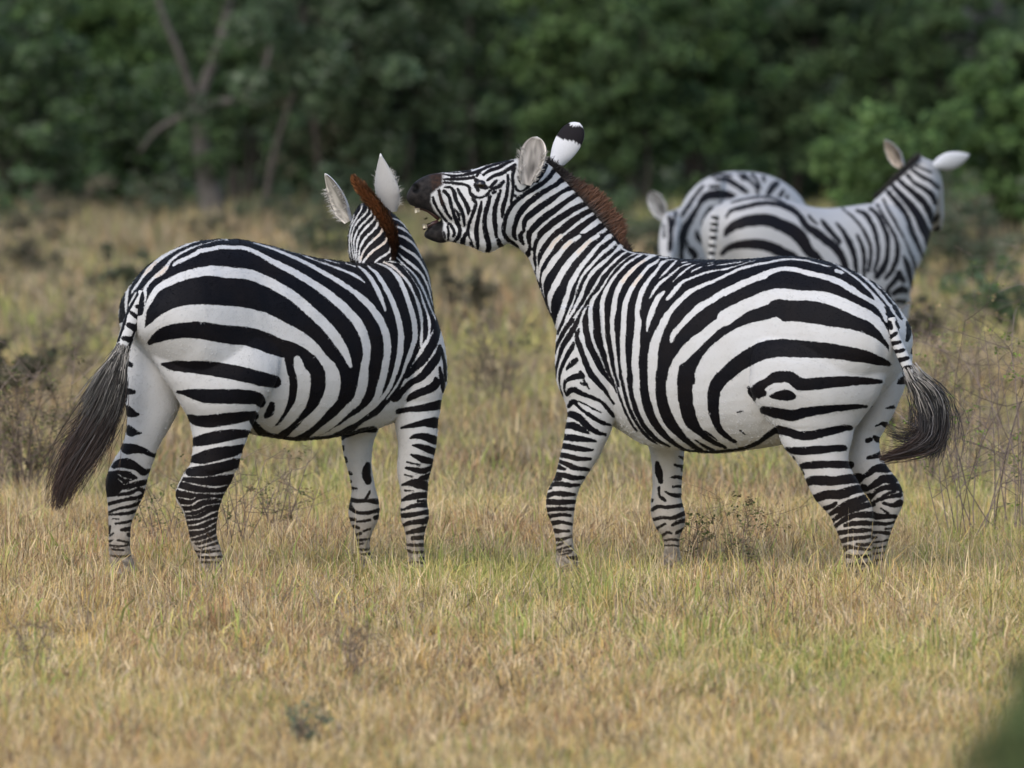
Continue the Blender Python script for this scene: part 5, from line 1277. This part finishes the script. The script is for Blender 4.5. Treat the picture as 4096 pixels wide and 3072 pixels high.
scrub = [("low grey-green scrub bush on the plain behind the left zebra's head", 700, 104, .85), ("small brown scrub bush on the far plain, under the open mouth's gap", 900, 96, .5),
 ("low dark scrub bush at the foot of the trees behind the open-mouthed head", 1120, 112, .9), ("low green scrub bush by the trees behind the right zebra's mane", 1330, 114, 1.0),
 ("small grey scrub bush between the two near zebras, closest to the left one's shoulder", 1000, 84, .45), ("brownish scrub bush at the far left edge of the plain", 60, 100, .75),
 ("small dull scrub bush above the left zebra's rump", 260, 92, .5), ("low brown scrub bush at the foot of the bare forked tree", 450, 112, .55), ("olive scrub bush under the far zebra's muzzle", 2060, 96, .85),
 ("leafy scrub bush at the right edge, halfway up the plain", 2190, 78, .7), ("small pale scrub bush in front of the far zebra's chest", 1990, 74, .45), ("low dark scrub bush right of the bare forked tree", 610, 120, .95),
 ("grey scrub bush at the left edge above the brown dry bush", 20, 62, .5), ("fresh green scrub bush at the left edge below the trees", 0, 116, 1.0),
 ("grey-brown scrub bush at the foot of the trees, far left of the forked tree", 150, 124, 1.0), ("grey-brown scrub bush touching the forked tree's trunk on its left", 345, 122, .95),
 ("dark scrub bush at the foot of the trees, just behind the left zebra's ears", 800, 124, 1.0), ("olive scrub bush at the foot of the trees, behind the right zebra's cheek", 1010, 122, .9),
 ("olive scrub bush at the foot of the trees, left of the hidden zebra's ear", 1395, 104, .7), ("tall grey-green scrub bush at the right edge below the fresh green bush", 2150, 100, 1.1), ("brown scrub bush behind the far zebra's throat", 2040, 108, .9)]
for i, (lb, xp, ds, h) in enumerate(scrub):
    woody("bush", lb, "bush", "scrub bushes on the far plain", xp, ds, h, h * .62, 2600, [G_GR + G_BR, G_BR + [(.10, .085, .06)], G_DK + G_GR, G_MD + G_GR][(0, 1, 2, 3, 1, 1, 0, 1, 0, 3, 1, 2, 1, 3, 1, 0, 2, 0, 0, 0, 1)[i]], leaf=(.012, .035), stems=7, clumps=20, low=.08, seed=700 + i, trunk_r=.012)
# the wood behind: one mass of dark foliage
def build_wood():
    r = np.random.default_rng(9)
    m = 800
    cc = np.stack([r.uniform(-30, 30, m), r.uniform(150, 172, m), np.where(r.uniform(0, 1, m) < .4, r.uniform(.1, 1.4, m), r.uniform(.2, 5.2, m))], 1)
    c2 = np.stack([r.uniform(-17, 17, 620), r.uniform(174, 186, 620), r.uniform(.2, 5.6, 620)], 1); cc = np.vstack([cc, c2]); m += 620
    V, F, C = leaf_cloud((cc, r.uniform(.5, 1.1, m)), (.08, .17), 400000, r, G_DK + G_GR + [(.03, .05, .03), (.045, .06, .045)])
    V[:, 2] = np.maximum(V[:, 2], .02)
    tag(link("distant_wood", mesh_np("distant_wood", V, F, C), M_LEAF), "dark mass of foliage closing off the view behind the trees", "wood", kind="stuff")
build_wood()

# forked tree with bare limbs on the left
def forked_tree():
    d = 126.0
    X = lambda x, y, dd=0: at(x * 1.85172, y * 1.85172, d + dd)
    g = ground_at(440 * 1.85172, d)
    root = thing("tree", "bare forked tree with pale trunk and crooked grey limbs on the left", "tree", g, TG)
    k = 1.85172 / FPX * d
    base = np.array([g[0] + .06, d, -.05])
    def limb(pts, ws):
        P = catmull(np.array(pts), 5); return tube(P, np.interp(np.linspace(0, 1, len(P)), np.linspace(0, 1, len(ws)), np.array(ws) * k * .5), 9)
    parts = [limb([base, X(455, 470), X(455, 420), X(438, 340), X(432, 280), X(428, 225)], [82, 68, 56, 42, 38, 35]),
             limb([X(428, 235), X(442, 180, .1), X(470, 110, .2), X(492, 20, .3), X(500, -60, .4)], [28, 25, 26, 22, 17]),
             limb([X(428, 235), X(405, 170, -.1), X(385, 110, -.2), X(355, 40, -.3), X(330, -40, -.4)], [20, 18, 16, 13, 10]),
             limb([X(430, 215), X(470, 222, -.2), X(520, 210, -.3), X(560, 175, -.4), X(582, 110, -.4), X(590, 30, -.4)], [19, 18, 17, 14, 11, 7]),
             limb([X(440, 225), X(405, 245, .2), X(372, 262, .3), X(335, 285, .4), X(300, 330, .5)], [28, 22, 16, 11, 6])]
    limbs("trunk", parts, root, M_BARK_PALE)
    r = np.random.default_rng(4)
    cc = np.array([X(r.uniform(300, 600), r.uniform(-120, 200), r.uniform(-.5, 1.2)) for _ in range(50)] + [X(r.uniform(380, 500), r.uniform(240, 370), r.uniform(-.5, .3)) for _ in range(16)])
    V, F, C = leaf_cloud((cc, r.uniform(.08, .28, len(cc))), (.02, .06), 7500, r, G_DK + G_MD)
    link("crown", mesh_np("crown", V, F, C), M_LEAF, root)
forked_tree()
def thin_trunk(lb, pts, ws, d, crown_n, seed):
    X = lambda x, y: at(x * 1.85172, y * 1.85172, d)
    k = 1.85172 / FPX * d; g = ground_at(pts[0][0] * 1.85172, d)
    root = thing("tree", lb, "tree", g, TG)
    P = catmull(np.array([g - [0, 0, .05]] + [X(*p) for p in pts[1:]]), 5)
    limbs("trunk", [tube(P, np.interp(np.linspace(0, 1, len(P)), np.linspace(0, 1, len(ws)), np.array(ws) * k * .5), 8)], root)
    r = np.random.default_rng(seed); top = P[-1]
    cc = top + r.normal(0, .5, (14, 3)) + np.array([0, 0, .4])
    V, F, C = leaf_cloud((cc, r.uniform(.15, .4, 14)), (.04, .1), crown_n, r, G_DK + G_GR)
    link("crown", mesh_np("crown", V, F, C), M_LEAF, root)
thin_trunk("slender leaning grey trunk right of the bare forked tree", [(562, 500), (575, 430), (588, 350), (610, 270), (640, 180)], [22, 18, 15, 12, 8], 124, 2200, 61)
thin_trunk("pale upright trunk at the top, between the forked tree and the twiggy bush", [(700, 500), (690, 360), (672, 200), (660, 90), (650, -40)], [16, 15, 16, 18, 14], 138, 2000, 62)
woody("bush", "leafless greyish-lilac bush top in the upper right corner", "bush", TG, 2040, 149, 5.4, 1.2, 9000, [(.075, .07, .078), (.10, .093, .10), (.055, .06, .055)], leaf=(.02, .06), low=.55, seed=171, trunk_r=.05, clumps=30)
# ---- dry shrubs and weeds among the grass
def dry_shrub(kind, label, cat, group, x, dist, h, spread, stems, n_leaf, cols, seed, stem_r=.004, leaf=(.006, .014), stem_c=(.14, .11, .085), bend=.25, xy=False):
    r = np.random.default_rng(seed)
    g = ground_at(x * 1.85172, dist)
    root = thing(kind, label, cat, g, group)
    P, W, tips = [], [], []
    def strand(a, b, w, k=6):
        m = (a + b) / 2 + r.normal(0, 1, 3) * np.linalg.norm(b - a) * .12
        t = np.linspace(0, 1, k)[:, None]
        P.append((1 - t) ** 2 * a + 2 * t * (1 - t) * m + t * t * b); W.append(w)
        return P[-1]
    for s in range(stems):
        az = r.uniform(0, 6.28); l = h * r.uniform(.6, 1.05)
        a = g + np.array([r.normal(0, spread * .18), r.normal(0, spread * .18), -.01])
        b = a + np.array([math.cos(az) * spread * r.uniform(.1, .9), math.sin(az) * spread * r.uniform(.1, .9), l])
        S_ = strand(a, b, stem_r)
        for q in range(r.integers(3, 7)):
            p = S_[r.integers(2, 6)]
            e = p + np.array([r.normal(0, 1), r.normal(0, 1), r.uniform(.2, 1.1)]) * l * r.uniform(.12, .32)
            S2 = strand(p, e, stem_r * .55)
            tips.append(S2[3:])
            for _ in range(r.integers(1, 4)):
                p2 = S2[r.integers(2, 6)]; e2 = p2 + np.array([r.normal(0, 1), r.normal(0, 1), r.uniform(0, 1)]) * l * .10
                tips.append(strand(p2, e2, stem_r * .35)[3:])
    c = np.array([stem_c]) * r.uniform(.6, 1.7, (len(P), 1))
    ribbons("stem", np.array(P), np.array(W) * 2, np.array(W) * .8, c, c * 1.2, r, M_TWIG, root, .4)
    if n_leaf:
        tp = np.vstack(tips)
        k = r.integers(0, len(tp), max(n_leaf // 6, 6))
        V, F, C = leaf_cloud((tp[k], np.full(len(k), leaf[1] * 2.2)), leaf, n_leaf, r, np.array(cols) * .55)
        link("foliage", mesh_np("foliage", V, F, C), M_LEAF, root)
    return root
SG = "dry shrubs among the grass"
olive = [(.13, .15, .05), (.20, .19, .08), (.10, .12, .05)]; tanc = [(.30, .22, .12), (.36, .25, .13), (.22, .15, .09)]; fresh = [(.16, .24, .04), (.20, .28, .06), (.12, .19, .04)]
sh = [
 ("shrub", "brown dry bush at the left edge beside the left zebra's tail", 50, 47.5, .62, .42, 46, 2600, olive + [(.18, .14, .085), (.15, .11, .07)], .004),
 ("shrub", "low twiggy weed between the left zebra's hind legs", 345, 42.5, .36, .2, 9, 160, olive, .003),
 ("shrub", "dark twiggy weed behind the left zebra's near hind leg", 500, 42.5, .42, .22, 12, 200, olive, .003),
 ("shrub", "thin brown weed under the left zebra's belly", 615, 43.5, .40, .25, 12, 240, olive + tanc, .003),
 ("shrub", "dry seed-headed weed between the legs of the open-mouthed zebra", 1590, 40.4, .36, .24, 11, 260, olive + tanc, .0018),
 ("shrub", "small dark weed in front of the open-mouthed zebra's far foreleg", 1495, 40.6, .26, .12, 8, 160, olive, .0026),
 ("shrub", "tall bare thorny shrub just right of the right zebra's tail", 2080, 42.8, .74, .28, 11, 140, fresh, .003),
 ("shrub", "tangled grey twigs at the right edge with a few green leaves", 2170, 43.6, 1.02, .36, 15, 260, fresh, .0032),
 ("shrub", "leafy shrub with tan flower spikes below the far zebra's chest", 2000, 48.5, .80, .24, 16, 800, fresh + tanc, .004),
 ("shrub", "greyish bare bush behind the thorny shrub on the right", 2100, 49.5, 1.05, .42, 20, 260, tanc + olive, .003),
 ("shrub", "dim brownish low bush between the two near zebras", 1075, 62, .55, .55, 22, 260, [(.15, .125, .085), (.13, .13, .075)], .005),
 ("shrub", "grey-brown thicket left of the left zebra's rump", 120, 66, .6, .7, 26, 400, [(.15, .125, .085), (.13, .13, .075)], .005),
 ("shrub", "short dry stalks standing in the grass at the lower left", 70, 33.6, .22, .14, 7, 40, tanc, .003),
 ("shrub", "grey dead weed in the foreground below the left zebra's forelegs", 760, 33.2, .26, .12, 8, 60, tanc, .003),
 ("shrub", "bluish-green weed in the blurred foreground left of centre", 640, 30.0, .16, .10, 8, 260, [(.13, .17, .11), (.17, .2, .14)], .003),
]
for i, (kd, lb, x, ds, h, sp, st, nl, cl, sr) in enumerate(sh):
    dry_shrub(kd, lb, kd, SG, x, ds, h, sp, st, nl, cl, 300 + i, sr, leaf=(.005, .012) if ds < 52 else (.010, .026), stem_c=(.13, .10, .08) if i not in (6, 7, 9) else (.13, .10, .09))
# leafy bush close to the camera, its edge in the lower right corner
def near_bush():
    r = np.random.default_rng(501); d = 12.5
    g = ground_at(2440 * 1.85172, d)
    root = thing("bush", "out-of-focus green bush close to the camera in the lower right corner", "bush", g)
    cc, cr, parts = [], [], []
    for x, y, rad in ((2215, 1440, .035), (2240, 1500, .055), (2215, 1570, .05), (2165, 1560, .03), (2130, 1610, .035), (2090, 1655, .035), (2180, 1640, .05), (2250, 1620, .07), (2320, 1480, .09), (2330, 1620, .11), (2160, 1740, .09), (2300, 1780, .14), (2420, 1560, .13), (2420, 1850, .16), (2220, 1900, .12)):
        dd = d + r.uniform(-.25, .35); p = at(x * 1.85172, y * 1.85172, dd); cc.append(p); cr.append(rad)
        b0 = g + np.array([r.normal(0, .04), r.normal(0, .04), -.02]); m_ = (b0 + p) / 2 + np.array([.06, 0, .05])
        parts.append(tube(catmull(np.array([b0, m_, p]), 5), np.linspace(.012, .003, 11), 6))
    limbs("trunk", parts, root)
    V, F, C = leaf_cloud((np.array(cc), np.array(cr)), (.006, .014), 5200, r, [(.065, .085, .032), (.05, .068, .028), (.085, .105, .042)])
    link("crown", mesh_np("crown", V, F, C), M_LEAF, root)
near_bush()
# two scraps of chewed grass falling from the mouth
for i, (x, y) in enumerate(((1394, 868), (1424, 928))):
    p = at(1200 + x * .36166, 560 + y * .36166, D0 + .16); r = np.random.default_rng(i)
    V = p + r.normal(0, .0045, (14, 3)); F = np.array([(a, (a + 1) % 14, (a + 5) % 14) for a in range(14)])
    tag(link("grass_scrap", mesh_np("grass_scrap", V, F, np.tile([.06, .06, .03], (14, 1))), M_LEAF), ["tiny dark scrap of grass falling below the zebra's upper lip, the higher of two", "tiny scrap of grass just above the zebra's lower teeth"][i], "grass scrap")
